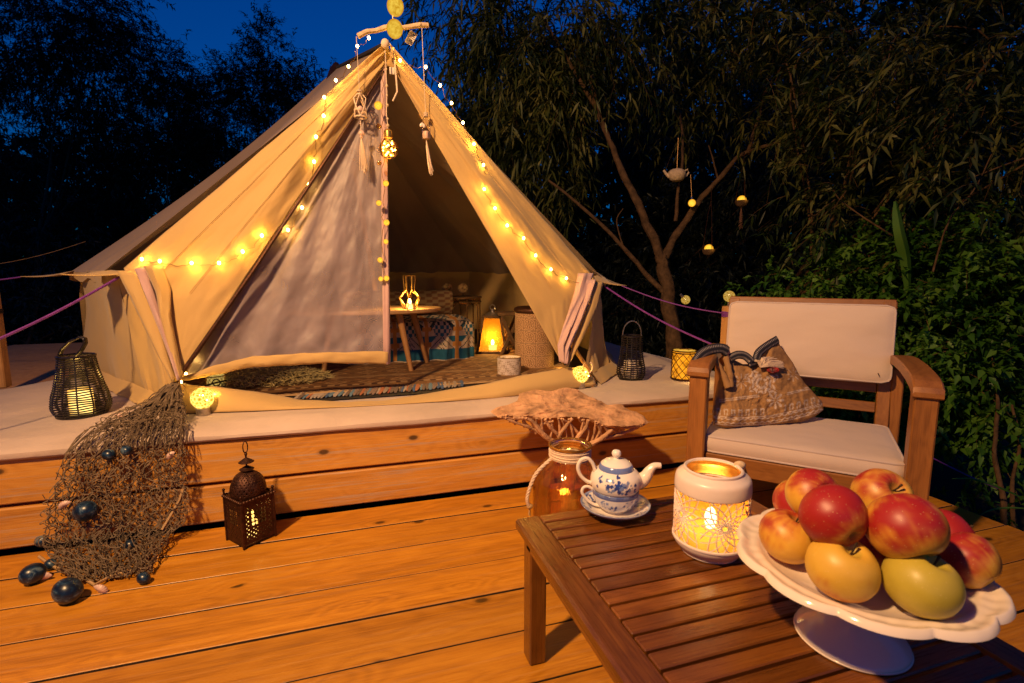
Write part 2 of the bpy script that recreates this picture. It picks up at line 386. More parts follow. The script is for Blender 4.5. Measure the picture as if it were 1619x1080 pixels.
YR = 1.794; PITCH = .151
deck = thing('deck', 'x', 'x'); del deck['category']; del deck['label']; structure(deck)
k = 0; y = YR-.010
while y > -1.1:
    w_ = PITCH-(.0045 if k % 3 else .0085)
    rr = random.Random(k); xr = 2.02+rr.uniform(-.006, .006)
    b = MB()
    ns = 26
    xl = -3.4
    # long board, top edge slightly worn and uneven
    vs = []; fs = []
    for i in range(ns+1):
        x = xl+(xr-xl)*i/ns; e0 = .0012*fbm(x*2, k*3.1, 0); e1 = .0012*fbm(x*2, k*3.1+9, 0); zz = .0012*fbm(x*.8, k, 5)
        vs += [(x, -w_+e0, -.032), (x, -w_+e0, -.0012+zz), (x, -w_+.0012+e0, zz), (x, -.0012+e1, zz), (x, e1, -.0012+zz), (x, e1, -.032)]
    for i in range(ns):
        for j in range(6): fs.append((i*6+j, (i+1)*6+j, (i+1)*6+(j+1) % 6, i*6+(j+1) % 6))
    fs += [tuple(range(6)), tuple(ns*6+j for j in range(6))[::-1]]
    b.add(vs, fs); b.m = [1 if (i < ns*6 and i % 6 in (0, 4)) else 0 for i in range(len(fs))]; o = b.build('plank', [M['deck'], M['dirt_shade']], deck, angle=30); o.location = (0, y, 0)
    y -= PITCH; k += 1
# joists seen dark through the gaps and the fascia on the right end
b = MB()
for x in np.arange(-3.2, 2.1, .6): b.box((x, .35, -.09), (.05, 2.9, .11), bev=.003)
b.box((2.03, .33, -.06), (.02, 2.9, .10), bev=.002)
b.build('joist', M['tentpole'], deck)

plat = thing('platform', 'x', 'x'); del plat['category']; del plat['label']; structure(plat)
for z0, z1 in ((.014, .137), (.148, .2845)):
    b = MB(); ns = 30; vs = []; fs = []
    for i in range(ns+1):
        x = -2.7+4.42*i/ns; dy = .0018*fbm(x, z0*9, 2); dz = .0015*fbm(x*1.5, z0*5, 7)
        vs += [(x, YR+.03, z0+dz), (x, YR+dy+.003, z0+dz), (x, YR+dy, z0+.004+dz), (x, YR+dy, z1-.004+dz), (x, YR+dy+.004, z1+dz), (x, YR+.03, z1+dz)]
    for i in range(ns):
        for j in range(6): fs.append((i*6+j, i*6+(j+1) % 6, (i+1)*6+(j+1) % 6, (i+1)*6+j))
    fs += [tuple(range(6))[::-1], tuple(ns*6+j for j in range(6))]
    b.add(vs, fs); b.build('riser_board', M['riser'], plat, angle=30)
b = MB()    # side boards and frame on the right end
b.box((1.735, 2.6, .21), (.028, 1.55, .14), bev=.003); b.box((1.735, 2.6, .07), (.028, 1.55, .125), bev=.003)
b.build('side_board', M['riser'], plat)
b = MB()
for x in np.arange(-2.5, 1.7, .7): b.box((x, YR+.06, .14), (.06, .05, .27), bev=.003)
b.box((-.35, 3.3, .27), (4.1, 2.9, .02)); b.build('frame', M['tentpole'], plat)
# top boards under the cloth
PL_ = [(-2.5, YR+.0), (1.75, YR+.0), (1.75, 4.85), (-1.2, 4.85), (-1.29, 2.98), (-1.45, 2.72)]

# the pale cotton cloth laid over the platform and over its edge
def plat_left(y): return float(np.interp(y, [1.79, 2.72, 2.98, 4.8], [-2.6, -1.46, -1.30, -1.22]))
cb = MB()
prof = [(YR-.006, .286), (YR-.010, .294), (YR-.008, .304), (YR+.004, .311), (YR+.02, .3135)] + [(YR+.02+.03*i, .3135) for i in range(1, 12)] + [(YR+.38+.2*i, .3135) for i in range(1, 14)]
nx = 150
def cf(u, v):
    i = v*(len(prof)-1); a = int(round(i)); yy, zz = prof[a]
    xl = plat_left(max(yy, 1.8)); x = xl+(1.765-xl)*u
    e = .010*fbm(x*2.6, yy*3.2, 3)+.004*fbm(x*9, yy*5, 8)
    if -.7 < x < 1.15 and yy > 1.9: e *= max(0, 1-(yy-1.9)/.08)
    if a < 4: yy += .004*fbm(x*3, 0, 1)-.002; zz += .006*fbm(x*1.6, 4, 1) if a < 2 else e*.5
    else: zz += abs(e)*1.2 + .006*math.exp(-((yy-YR-.09-.02*fbm(x*2, 1, 1))/.03)**2)*(1+fbm(x*1.3, 2, 8))
    return (x, yy, zz)
cb.grid(cf, nx, len(prof)-1)
# fix winding irrelevant (double sided); a hanging left hem
tag(cb.build('ground_cloth', M['cloth'], solid=.002), 'pale cotton cloth spread over the platform and folded over its front edge', 'cloth')

# ------------------------------------------------------------------ the bell tent
tent = thing('bell_tent', 'cream canvas bell tent with open front, pitched on the wooden platform', 'tent', (.13, 3.3, .31))
TB = Vector(tent.location)
def tb(mb, name, mat, **k): return mb.build(name, mat, k.pop('parent', tent), origin=TB, **k)
A_ = Vector(YP(612, 66, 2.2)); MA = Vector(YP(532, 108, 3.3))
BL = Vector(YP(270, 618, 2.07)); CL = Vector(YP(197, 424, 2.2)); CR = Vector(YP(940, 440, 2.2)); BR = Vector(YP(889, 575, 2.07))
cen = Vector((.13, 3.3, 0))
VV = [Vector((-.84, 2.33, .825))]
for an, r_, z_ in ((189, 1.40, .825), (157, 1.42, .82), (122, 1.42, .82), (87, 1.42, .82), (52, 1.42, .82), (17, 1.40, .80), (-20, 1.39, .79)):
    VV.append(Vector((cen.x+r_*math.cos(R(an)), cen.y+r_*math.sin(R(an)), z_)))
VV.append(Vector((1.17, 2.36, .80)))
def roofpatch(T0, T1, Va, Vb, nu=24, nv=30, name='roof_panel', sag=1.0):
    b = MB(); nrm = (Va-T0).cross(Vb-T0).normalized()
    if nrm.z < 0: nrm = -nrm
    def f(u, v):
        t = T0.lerp(T1, u); e = Va.lerp(Vb, u)
        out = Vector((e.x-cen.x, e.y-cen.y, 0)).normalized()
        e = e+out*(.045-(.05*math.sin(math.pi*u) if sag == 1 else 0)); e.z -= .008
        p = t.lerp(e, v)
        if sag == 1: k0 = k1 = 1.
        else: k0, k1 = (1., 0.) if sag > 1 else (0., 1.)
        ea = Vector((cen.x-Va.x, cen.y-Va.y, -1.2)).normalized()*k0; eb = Vector((cen.x-Vb.x, cen.y-Vb.y, -1.2)).normalized()*k1
        p += ea.lerp(eb, u)*(.040*math.sin(math.pi*v)) - nrm*(.022*math.sin(math.pi*v)*math.sin(math.pi*u) if sag == 1 else 0)
        if sag == 1: p -= nrm*(.010*math.sin(math.pi*u)*max(0, v-.45)*math.sin(u*34+fbm(u*3, v, 3)*1.5)*(1 if v < 1 else 1))
        if sag == 1: p += nrm*.006*math.sin(math.pi*u)*fbm(u*3+Va.x*7, v*4, 1)
        return p
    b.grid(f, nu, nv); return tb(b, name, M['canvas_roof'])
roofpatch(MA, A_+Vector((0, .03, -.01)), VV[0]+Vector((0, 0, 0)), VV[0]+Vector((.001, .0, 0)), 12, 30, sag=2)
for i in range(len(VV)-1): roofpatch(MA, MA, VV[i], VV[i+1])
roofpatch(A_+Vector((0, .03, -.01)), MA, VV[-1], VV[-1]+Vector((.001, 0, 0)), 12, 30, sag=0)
# eave valance with peg tabs
b = MB()
for i in range(len(VV)-1):
    a, c = VV[i], VV[i+1]
    def f(u, v):
        e = a.lerp(c, u); out = Vector((e.x-cen.x, e.y-cen.y, 0)).normalized(); e = e+out*(.045-.05*math.sin(math.pi*u)+.004*v)
        e.z += -.008-.035*v*(1+.3*math.sin(u*25)); return e
    b.grid(f, 24, 2)
tb(b, 'valance', M['canvas'])
TABS = []
for i, v_ in enumerate(VV):
    out = Vector((v_.x-cen.x, v_.y-cen.y, 0)).normalized()
    tip = v_+out*(.27 if i in (1, 2) else .17)+Vector((0, 0, -.015 if i < 3 else -.055))
    if i == 1: tip = Vector(YP(33, 438, 3.0))
    if i == len(VV)-1: tip = Vector(YP(983, 452, 2.25))
    TABS.append(tip); b = MB(); side = out.cross(Vector((0, 0, 1)))
    def f(u, v):
        base = v_+out*.02; w0 = .16*(1-v)**1.7+.006; p = base.lerp(tip, v)+side*w0*(u-.5)*2
        p.z += -.012*abs(u-.5)*2*(1-v)+.002-.008*math.sin(math.pi*v); return p
    b.grid(f, 8, 10); tb(b, 'guy_tab', M['canvas'], solid=.003)
# walls
WB = [Vector((v.x+(v.x-cen.x)*.02, v.y+(v.y-cen.y)*.02, .315)) for v in VV]
WB[0] = Vector((-.76, 2.31, .315)); WB[-1] = Vector((1.25, 2.31, .315))
def wall(a0, b0, a1, b1, name='wall_panel', nu=30, folds=1.0):
    b = MB(); n_ = Vector((a0.y-b0.y, b0.x-a0.x, 0)).normalized()
    def f(u, v):
        p = a0.lerp(b0, u).lerp(a1.lerp(b1, u), v)
        fo = .012*folds*math.sin(u*11+2*math.sin(v*2+a0.x*4))*v + .02*folds*fbm(u*2.5+a0.x*3, v*1.6, 2)*math.sin(math.pi*min(1, v+.15))
        cr = .012*folds*fbm(u*14, v*3, 5)*max(0, v-.6)/.4
        return p+n_*(fo+cr)
    b.grid(f, nu, 24); return tb(b, name, M['canvas'])
for i in range(len(VV)-1): wall(VV[i], VV[i+1], WB[i], WB[i+1])
DL = Vector((-.60, 2.10, .315)); DR = Vector((1.03, 2.09, .315))
wall(VV[0], Vector((-.60, 2.16, .72)), WB[0], DL); wall(VV[-1], Vector((1.06, 2.18, .66)), WB[-1], DR, folds=1.6)
# mud skirt turned outwards at the foot of the walls
b = MB()
WS = [DL]+WB+[DR]
for i in range(len(WS)-1):
    a, c = WS[i], WS[i+1]
    def f(u, v):
        p = a.lerp(c, u); o_ = Vector((p.x-cen.x, p.y-cen.y, 0)).normalized()
        return p+o_*(.012+.045*v+.012*fbm(p.x*7, p.y*7, 1)*v)+Vector((0, 0, .045*(1-v)+.008+.008*fbm(p.x*9, p.y*9, 4)))
    b.grid(f, 20, 4)
tb(b, 'mud_skirt', M['canvas'])
# floor
b = MB(); b.add([(cen.x, cen.y, .321)]+[(p.x, p.y, .321) for p in WB], [(0, i+1, i+2 if i+2 <= len(WB) else 1) for i in range(len(WB))])
b.add([tuple(WB[0][:2])+(.3208,), tuple(WB[-1][:2])+(.3208,), (1.0, 2.10, .3208), (-.58, 2.10, .3208)], [(0, 1, 2, 3)]); tb(b, 'groundsheet', M['dark'])
# poles
b = MB(); b.tube([(cen.x+.08, 3.3, .32), MA-Vector((0, 0, .02))], .016, 10); tb(b, 'centre_pole', M['tentpole'])
b = MB(); b.tube([MA+Vector((0, 0, -.09)), MA+Vector((0, 0, .0)), MA+Vector((0, 0, .03))], [.07, .035, .01], 12); tb(b, 'apex_cap', M['rust'])
b = MB(); b.tube([MA, A_+Vector((0, .02, 0))], .012, 6); tb(b, 'ridge_cord', M['dark'])

# the two turned-out door flaps
def flap_fn(A, Bi, Cc, Bo, tc, bulge, seed, Ai):
    def f(s, t):
        inn = Ai.lerp(Bi, t); outp = A.lerp(Cc, t/tc) if t <= tc else Cc.lerp(Bo, (t-tc)/(1-tc))
        if t <= tc:  # outer edge sags a little under its own weight
            k_ = math.sin(math.pi*t/tc); outp = outp+Vector((0, 0, -.004*k_))
        p = inn.lerp(outp, s)
        y_ = -bulge*math.sin(math.pi*min(1, s*.9+.05))*math.sin(math.pi*min(1, t*1.02))**.8
        wr = .022*math.sin(s*9+seed+3.0*t)*math.sin(math.pi*s)*t*(1-t)*2.2
        wr += .013*fbm(s*2.2+seed, t*3.6, 1.3)*math.sin(math.pi*min(1, t*1.1+.02)) + .005*fbm(s*7+seed, t*9.0, 4.3)
        top = max(0, 1-t*4)           # gathered folds at the apex
        wr += .012*top*math.sin(s*16+seed)
        return p+Vector((0, y_+wr, 0))
    return f
fl = flap_fn(A_, BL, CL, BL+Vector((-.004, 0, -.02)), .80, .05, 1.0, Vector(YP(606, 110, 2.19))); fr_ = flap_fn(A_+Vector((.01, 0, .0)), BR, CR, BR+Vector((.004, 0, -.01)), .82, .04, 5.2, Vector(YP(621, 108, 2.19)))
bl = MB(); bl.grid(fl, 56, 120); tb(bl, 'door_flap', M['canvas'], solid=.002)
b2 = MB(); b2.grid(fr_, 50, 110); tb(b2, 'door_flap', M['canvas'], solid=.002)
tv = [Vector(p) for p in bl.v]+[Vector(p) for p in b2.v]; n1 = len(bl.v)
TREE = BVHTree.FromPolygons(tv, bl.f+[tuple(i+n1 for i in f) for f in b2.f])
for fn_, ss in ((fl, (.34, .68)), (fr_, (.36, .70))):      # flat-felled seams down the flaps
    for s0_ in ss:
        for ds in (0, .016):
            b = MB(); b.tube([Vector(fn_(s0_+ds, t_))-Vector((0, .0022, 0)) for t_ in np.linspace(.03, .77, 60)], .0009, 4); tb(b, 'seam', M['canvas'])
# apex hood pieces: folded canvas under the ball lamps
def ribbon(pts, wv, n=3, cur=.0, fold=0, seed=0):
    b = MB(); P = [Vector(p) for p in pts]; m = len(P)
    def f(u, v):
        i = v*(m-1); a = min(int(i), m-2); p = P[a].lerp(P[a+1], i-a)
        ww = wv(v) if callable(wv) else Vector(wv)
        return p+ww*(u-.5)+Vector((0, -cur*math.sin(math.pi*u)+fold*math.sin(u*9+v*5+seed)+.004*fbm(u*3+seed, v*6, 2), 0))
    b.grid(f, n, (m-1)*6); return b
def pxline(pts, Y): return [Vector(YP(x, y, (Y[0]+(Y[1]-Y[0])*i/(len(pts)-1)))) for i, (x, y) in enumerate(pts)]
# left flap hem: flat outer band, stitched tape, inner band
tb(ribbon(pxline([(208, 428), (226, 478), (252, 545), (276, 603)], (2.165, 2.03)), lambda v: Vector((.075*(1-v)+.012, 0, 0)), 6, .014, .002), 'hem', M['canvas'], solid=.003)
tb(ribbon(pxline([(222, 424), (238, 465), (256, 515), (272, 560), (284, 600)], (2.150, 2.02)), lambda v: Vector((.034-.02*v, 0, .006)), 6, .016, .003, 3), 'hem_tape', M['hem'], solid=.003)
tb(ribbon(pxline([(243, 420), (258, 460), (262, 500), (276, 560), (287, 596)], (2.14, 2.03)), lambda v: Vector((.05*(1-v)+.01, 0, 0)), 6, .02, .004, 6), 'hem', M['canvas'], solid=.003)
# right flap hem: three overlapping folds
tb(ribbon(pxline([(926, 432), (915, 470), (898, 512), (886, 545), (888, 572)], (2.165, 2.03)), lambda v: Vector((.055*(1-v)+.018, 0, 0)), 8, .02, .008, 2), 'hem_tape', M['hem'], solid=.003)
tb(ribbon(pxline([(935, 442), (924, 480), (908, 520), (895, 552), (893, 574)], (2.15, 2.015)), lambda v: Vector((.035*(1-v)+.015, 0, 0)), 8, .02, .006, 5), 'hem_tape', M['hem'], solid=.003)
tb(ribbon(pxline([(944, 446), (936, 485), (920, 525), (904, 560), (896, 578)], (2.16, 2.03)), lambda v: Vector((.05*(1-v)+.012, 0, 0)), 6, .012, .002, 7), 'hem', M['canvas'], solid=.003)
# door poles: dark line down the left flap
hb = MB(); hb.add([A_+Vector((0, .012, .0)), Vector(YP(596, 118, 2.21)), Vector(YP(614, 104, 2.205)), Vector(YP(632, 118, 2.21))], [(0, 1, 2), (0, 2, 3)]); tb(hb, 'apex_hood', M['canvas'], solid=.003)
AL = Vector(YP(606, 112, 2.19)); b = MB(); pl = [AL+Vector((0, -.002, 0)), AL.lerp(BL, .3)+Vector((.008, -.012, 0)), AL.lerp(BL, .65)+Vector((.012, -.02, 0)), BL+Vector((.02, -.02, .03)), BL+Vector((-.02, -.03, -.07))]
b.tube(pl, [.004, .006, .0065, .008, .009], 8); tb(b, 'door_pole', M['rust'])
b = MB(); b.tube([A_+Vector((.13, .05, -.24)), BR+Vector((.19, .05, -.1))], .010, 8); tb(b, 'door_pole', M['tentpole'])
# sheer mesh door, closed over the left half of the opening
m, n, bs_, out = newmat('sheer_mesh')
v_, _s = coords(n, (1, 1, 1), rnd=False)
bs_.inputs['Base Color'].default_value = (.46, .36, .37, 1); bs_.inputs['Roughness'].default_value = .45; bs_.inputs['Sheen Weight'].default_value = .4
cre = noi(n, v_, 4.5, 5, .5, 1.2); bump(n, bs_, cre, .5, .008)
tr = N(n, 'ShaderNodeBsdfTransparent'); mx = N(n, 'ShaderNodeMixShader')
n.links.new(ramp(n, cre, [(.3, (.40, .40, .40)), (.7, (.58, .58, .58))]), mx.inputs[0]); n.links.new(tr.outputs[0], mx.inputs[1]); n.links.new(bs_.outputs[0], mx.inputs[2]); n.links.new(mx.outputs[0], out.inputs[0])
M['mesh'] = m
ML0 = Vector(YP(601, 108, 2.21)); ML1 = Vector(YP(280, 598, 2.11)); MR0 = Vector(YP(609, 108, 2.20)); MR1 = Vector(YP(611, 556, 2.12))
def mf(s, t):
    l = ML0.lerp(ML1, t); r_ = MR0.lerp(MR1, t); p = l.lerp(r_, s)
    fan = .020*math.sin(s*26+1.5*math.sin(t*5))*math.exp(-s*2.3)*t + .014*fbm(s*3, t*3, 2)*t + .008*fbm(s*9, t*11, 7)*t
    fan += .02*t*math.sin(math.pi*t)*math.exp(-((s-.45-.25*t)/.10)**2)*.6
    return p+Vector((0, .015-fan, 0))
b = MB(); b.grid(mf, 90, 110); tb(b, 'mesh_door', M['mesh'])
n2 = len(tv); tv += [Vector(p) for p in b.v]
TREE = BVHTree.FromPolygons(tv, bl.f+[tuple(i+n1 for i in f) for f in b2.f]+[tuple(i+n2 for i in f) for f in b.f])
b = MB()
def hf(s, t):
    px = 284+(613-284)*s; yt = np.interp(px, [300, 340, 400, 480, 560, 613], [592, 577, 563, 558, 556, 556]); yb = np.interp(px, [300, 350, 400, 460, 520, 580, 613], [600, 590, 579, 577, 573, 575, 576])
    p = Vector(YP(px, yt+(yb-yt)*t, 2.10+.02*s)); return p+Vector((0, -.008-.008*math.sin(math.pi*t)+.010*fbm(s*9, t, 3), .004*fbm(s*6, 0, 1)))
b.grid(hf, 60, 6); tb(b, 'mesh_door_hem', M['canvas'], solid=.003)
b = MB()
tb(ribbon([MR0+Vector((-.006, -.0, .02)), MR0.lerp(MR1, .5)+Vector((-.004, -.004, 0)), MR1+Vector((-.0, -.004, -.05))], lambda v: Vector((.022+.006*v, 0, 0)), 6, .006, .002), 'zip_band', M['hem'], solid=.003)
# second gathered edge of canvas tied back on the right side of the opening
0 and tb(ribbon([A_+Vector((.02, -.01, -.10)), A_.lerp(BR, .4)+Vector((-.012, -.018, 0)), A_.lerp(BR, .75)+Vector((-.008, -.02, 0)), BR+Vector((-.008, -.012, .02))], lambda v: Vector((.030, 0, 0)), 6, .01, .003, 2), 'zip_band', M['canvas'], solid=.003)
# folded-down doorstep of canvas
b = MB()
def lf(u, v):
    px = 284+(938-284)*u
    yt = np.interp(px, [284, 300, 340, 400, 470, 550, 620, 700, 780, 830, 870, 905, 938], [606, 610, 611, 620, 632, 636, 631, 619, 605, 594, 586, 580, 596])
    yb = np.interp(px, [284, 400, 550, 700, 790, 938], [654, 650, 643, 635, 629, 611])
    bot = Vector(ZP(px, yb, .318)); top = Vector(YP(px, yt, bot.y+.075+.02*math.sin(u*5)))
    if v <= .75:
        t = v/.75; p = bot.lerp(top, t); p.y -= .022*math.sin(math.pi*t)*(1+.5*fbm(u*5, t, 2)); p.z += .006*fbm(u*7, t*2, 6)*t
    else:
        t = (v-.75)/.25; p = top+Vector((0, .055*t, -.012*t-.002)); p.z += .006*fbm(u*7, 2, 6)
    return p
b.grid(lf, 130, 14); tb(b, 'doorstep_flap', M['canvas'], solid=.004)
b = MB(); b.tube([Vector(ZP(x, y_, .314))+Vector((0, .012, -.001)) for x, y_ in ((292, 656), (400, 652), (550, 645), (700, 637), (790, 631), (935, 614))], .006, 6); tb(b, 'doorstep_gap_shade', M['dark'])  # dark strip standing in for the shade under the doorstep flap
# small toggles and white toggle tag under the apex
b = MB(); b.box(YP(620, 112, 2.17), (.020, .004, .026), bev=.002); tb(b, 'zip_tag', M['paper'])
b = MB(); b.tube([Vector(YP(622, 75, 2.17)), Vector(YP(627, 130, 2.165)), Vector(YP(628, 145, 2.16)), Vector(YP(621, 160, 2.16))], .0035, 6); tb(b, 'pull_cord', M['ropew'])
# maker's label, bent paper with faint grey lettering marks
lb = MB(); c_ = Vector(YP(650, 60, 2.16)); rot = Matrix.Rotation(R(28), 4, 'Y'); lb.box(c_, (.030, .003, .052), rot, .002)
lab = tb(lb, 'sewn_label', M['paper'])
b = MB()
for k in range(5): b.box(c_+rot @ Vector((.004, -.0025, .014-.007*k)), (.010+.004*(k % 3), .001, .002), rot)
tb(b, 'lettering', M['black'], parent=lab)

# guy ropes and their posts
def rope(name, a, c, label, r=.0035, sag=.02):
    b = MB(); a, c = Vector(a), Vector(c); b.tube([a.lerp(c, t/10)-Vector((0, 0, sag*math.sin(math.pi*t/10))) for t in range(11)], r, 6)
    o = b.build(name, M['purple'], origin=a); o.location = a; return tag(o, label, 'rope', 'guy ropes of the tent')
PL0 = Vector(DP(0, 459, 2.29)); postL = thing('tent_post', 'square wooden post left of the tent at the picture edge', 'post', (-1.475, 2.80, .315))
b = MB(); b.box((0, 0, .21), (.05, .05, .42), bev=.004); b.build('post_shaft', M['tentpole'], postL)
b = MB(); b.box((0, 0, .335), (.054, .054, .022), bev=.002); b.build('dark_strap', M['black'], postL)
PR = Vector(DP(1152, 640, 2.3)); PR.z = .315
tr_ = Vector(DP(1152, 484, 2.32)); postR = thing('tent_post', 'slim wooden post behind the armchair topped by a glowing ball', 'post', (tr_.x, tr_.y, .315))
hh = tr_.z-.315
b = MB(); b.box((0, 0, hh/2), (.042, .042, hh), bev=.004); b.build('post_shaft', M['tentpole'], postR)
b = MB()
for k in range(4): b.tube([(.026*math.cos(a), .026*math.sin(a), hh-.045+.006*k) for a in np.linspace(0, 6.28, 13)], .0035, 5)
b.build('rope_wrap', M['purple'], postR)
rope('guy_rope', YP(196, 434, 2.26), YP(-160, 600, 1.75), 'thick purple guy rope slanting down to the left past the black rattan lantern', .0045)
rope('guy_rope', TABS[1], YP(-120, 437, 3.0), 'short purple guy rope running level from the left eave tab')
rope('guy_rope', YP(955, 452, 2.3), DP(1136, 549, 2.05), 'purple guy rope slanting from the right eave down to the armchair', .004)
rope('guy_rope', TABS[-1], tr_+Vector((0, 0, -.035)), 'thin purple guy rope from the right eave tab to the post behind the armchair', .003)
rope('guy_rope', DP(1470, 722, 2.1), DP(1680, 806, 2.2), 'thin purple guy rope low in the bushes right of the armchair', .003)
o = rope('guy_rope', YP(135, 382, 3.4), YP(-60, 425, 3.2), 'hair-thin pale cord behind the left eave of the tent', .0014); o.data.materials[0] = M['wire']

# ------------------------------------------------------------------ fairy lights
def on_flap(x, y, off=.016):
    r = ray(x, y); h = TREE.ray_cast(Vector(O_), Vector(r).normalized())
    if h[0] is not None and h[0].y < 2.4: return h[0]-Vector((0, off, 0))
    return None
def fairy(name, label, pts, energy):
    P = []
    for q in pts:
        x, y, e = q[:3]; p = on_flap(x, y)
        if p is None: p = Vector(YP(x, y, q[3] if len(q) > 3 else 2.16))
        P.append((p, e))
    t = thing(name, label, 'string lights', P[0][0]); o0 = P[0][0]
    wb = MB(); rr = random.Random(len(pts)); path = []
    for i in range(len(P)-1):
        a, c = P[i][0], P[i+1][0]; L = (c-a).length
        for j in range(6):
            u = j/6; path.append(a.lerp(c, u)+Vector((rr.uniform(-.006, .006), rr.uniform(-.004, .006), -L*.12*math.sin(math.pi*u)+rr.uniform(-.005, .005)))*(0 if j == 0 else 1))
    path.append(P[-1][0]); wb.tube([p-o0 for p in path], .0011, 4); wb.build('wire', M['wire'], t)
    for p, e in P:
        bb = MB(); bb.sph((0, 0, 0), .0052, 8, (1, 1, 1.25)); o = bb.build('bulb', M['bulb'], t); o.location = p-o0
        if e: point_light('fairy_glow', p-o0-Vector((0, .004, 0)), e*energy, (1, .50, .055), .006, t)
    return t
fairy('fairy_lights', 'fairy light string swagged across the left door flap of the tent',
  [(583, 60, 0, 2.17), (565, 73, .3, 2.17), (551, 105, .3, 2.18), (531, 127, .4, 2.18), (513, 156, 1), (512, 185, .6), (500, 218, .5), (497, 257, .5), (488, 292, .5), (478, 329, .8), (456, 364, 2.2),
   (415, 373, 1.4), (385, 398, 2), (348, 416, 1.2), (305, 416, 2), (255, 413, .8), (227, 410, 1.6)], .26)
fairy('fairy_lights', 'fairy light string running down the right door flap of the tent',
  [(632, 98, .3), (673, 106, .3), (696, 135, .3), (714, 163, .4), (732, 194, .6), (748, 229, 1.8), (763, 262, 1.2), (764, 300, 1.2), (781, 330, 1.5), (800, 357, 1.8), (826, 377, 1.4), (845, 404, 1.4), (869, 426, 1.2), (893, 440, 1.2), (924, 446, .6)], .26)
fairy('fairy_lights', 'short end of fairy lights tangled at the foot of the left door pole', [(305, 568, .7), (296, 590, .3), (286, 604, .3), (292, 616, .2)], .06)

# ball garland
gt = thing('ball_light_garland', 'garland of yellow ball lights hanging down the zip edge of the mesh door', 'string lights', YP(606, 150, 2.12)); g0 = Vector(gt.location)
pts = [(598, 167, .0155, 1), (599, 200, .010, 0), (600, 258, .009, 0), (610, 290, .012, 1), (599, 321, .011, 1), (611, 352, .012, 1), (610, 382, .010, 1), (601, 411, .011, 1), (611, 440, .011, 1), (602, 441, .010, 1)]
b = MB(); b.tube([Vector(YP(606+random.uniform(-3, 3), 112+i*11, 2.125))-g0 for i in range(31)], .0012, 4); b.build('wire', M['wire'], gt)
for x, y, r_, lit in pts:
    b = MB(); p = Vector(YP(x, y, 2.115)); b.sph((0, 0, 0), r_, 14); o = b.build('ball', M['ball'] if lit else M['amberc'], gt); o.location = p-g0
gt = thing('ball_light_garland', 'pair of large glowing yellow balls at the very top of the tent', 'string lights', YP(624, 60, 2.10)); g0 = Vector(gt.location)
for x, y, r_ in ((625, 10, .031), (624, 46, .030)):
    b = MB(); b.sph((0, 0, 0), r_, 20, (1, 1, 1.12)); o = b.build('ball', M['ballbig'], gt); o.location = Vector(YP(x, y, 2.10))-g0
    point_light('ball_glow', Vector(YP(x, y, 2.10))-g0+Vector((0, .045, -.01)), .12, (1, .55, .08), .02, gt)
b = MB(); b.tube([Vector(YP(625, -20, 2.10))-g0, Vector(YP(621, 28, 2.10))-g0, Vector(YP(624, 62, 2.12))-g0], .002, 5); b.build('wire', M['wire'], gt)

# driftwood stick and what hangs from it
YS = 2.13
s0 = Vector(YP(566, 57, YS)); s1 = Vector(YP(677, 34, YS)); t = thing('driftwood_stick', 'bleached branch tied crosswise at the top of the tent', 'stick', s0)
b = MB(); pp = []
for i in range(9):
    u = i/8; pp.append(Vector((0, 0, 0)).lerp(s1-s0, u)+Vector((0, 0, .010*math.sin(u*5)+.004*math.sin(u*17))))
b.tube(pp, [.010, .009, .0085, .010, .009, .0085, .009, .010, .009], 9); b.sph(pp[7]+Vector((0, -.008, 0)), .006, 8); b.build('branch', M['stick'], t)
def lathe_smooth(prof, k=5):
    P = np.array(prof); out = []
    for i in range(len(P)-1):
        p0, p1, p2, p3 = P[max(i-1, 0)], P[i], P[i+1], P[min(i+2, len(P)-1)]
        for j in range(k):
            t = j/k; out.append(tuple(.5*((2*p1)+(-p0+p2)*t+(2*p0-5*p1+4*p2-p3)*t*t+(-p0+3*p1-3*p2+p3)*t**3)))
    out.append(tuple(P[-1])); return [(max(0, a), b) for a, b in out]
def tassel(b, top, L, w, n=22, seed=0, lean=0):
    rr = random.Random(seed); top = Vector(top)
    for i in range(n):
        a = rr.uniform(0, 6.28); q = rr.uniform(0, 1)*w; l = L*rr.uniform(.85, 1.05)
        b.tube([top, top+Vector((q*.5*math.cos(a)+lean*.2, q*.5*math.sin(a), -l*.3)), top+Vector((q*.8*math.cos(a)+lean*.6+rr.uniform(-.002, .002), q*.8*math.sin(a), -l*.7)), top+Vector((q*math.cos(a)+lean, q*math.sin(a), -l))], .0013, 4, cap=False)
# left: netted bottle with shells and tassel
def px_len(px, Y, x, y): return abs(YP(x, y, Y)[2]-YP(x, y+px, Y)[2])
o0 = Vector(YP(570, 188, YS)); t = thing('bottle_hanging', 'small corked bottle in knotted cord hanging left of the bulb, with shell and long tassel', 'ornament', o0)
b = MB(); prof = lathe_smooth([(.0, 0), (.017, .001), (.020, .012), (.020, .055), (.016, .072), (.008, .082), (.0075, .105)], 4); b.lathe(prof, 16); b.build('bottle', M['glass'], t)
b = MB(); topz = YP(567, 58, YS)[2]-o0.z
b.tube([(0, 0, .10), (-.004, 0, topz)], .0013, 5); b.tube([(0, 0, 0), (0, 0, -.075)], .0015, 5)
for k in range(4):
    a0 = k*math.pi/2
    b.tube([(.022*math.cos(a0+u*1.4), .022*math.sin(a0+u*1.4), .005+.07*u) for u in np.linspace(0, 1, 8)]+[(.009*math.cos(a0+1.6), .009*math.sin(a0+1.6), .09)], .0022, 5)
    b.tube([(.022*math.cos(a0-u*1.4), .022*math.sin(a0-u*1.4), .005+.07*u) for u in np.linspace(0, 1, 8)], .0022, 5)
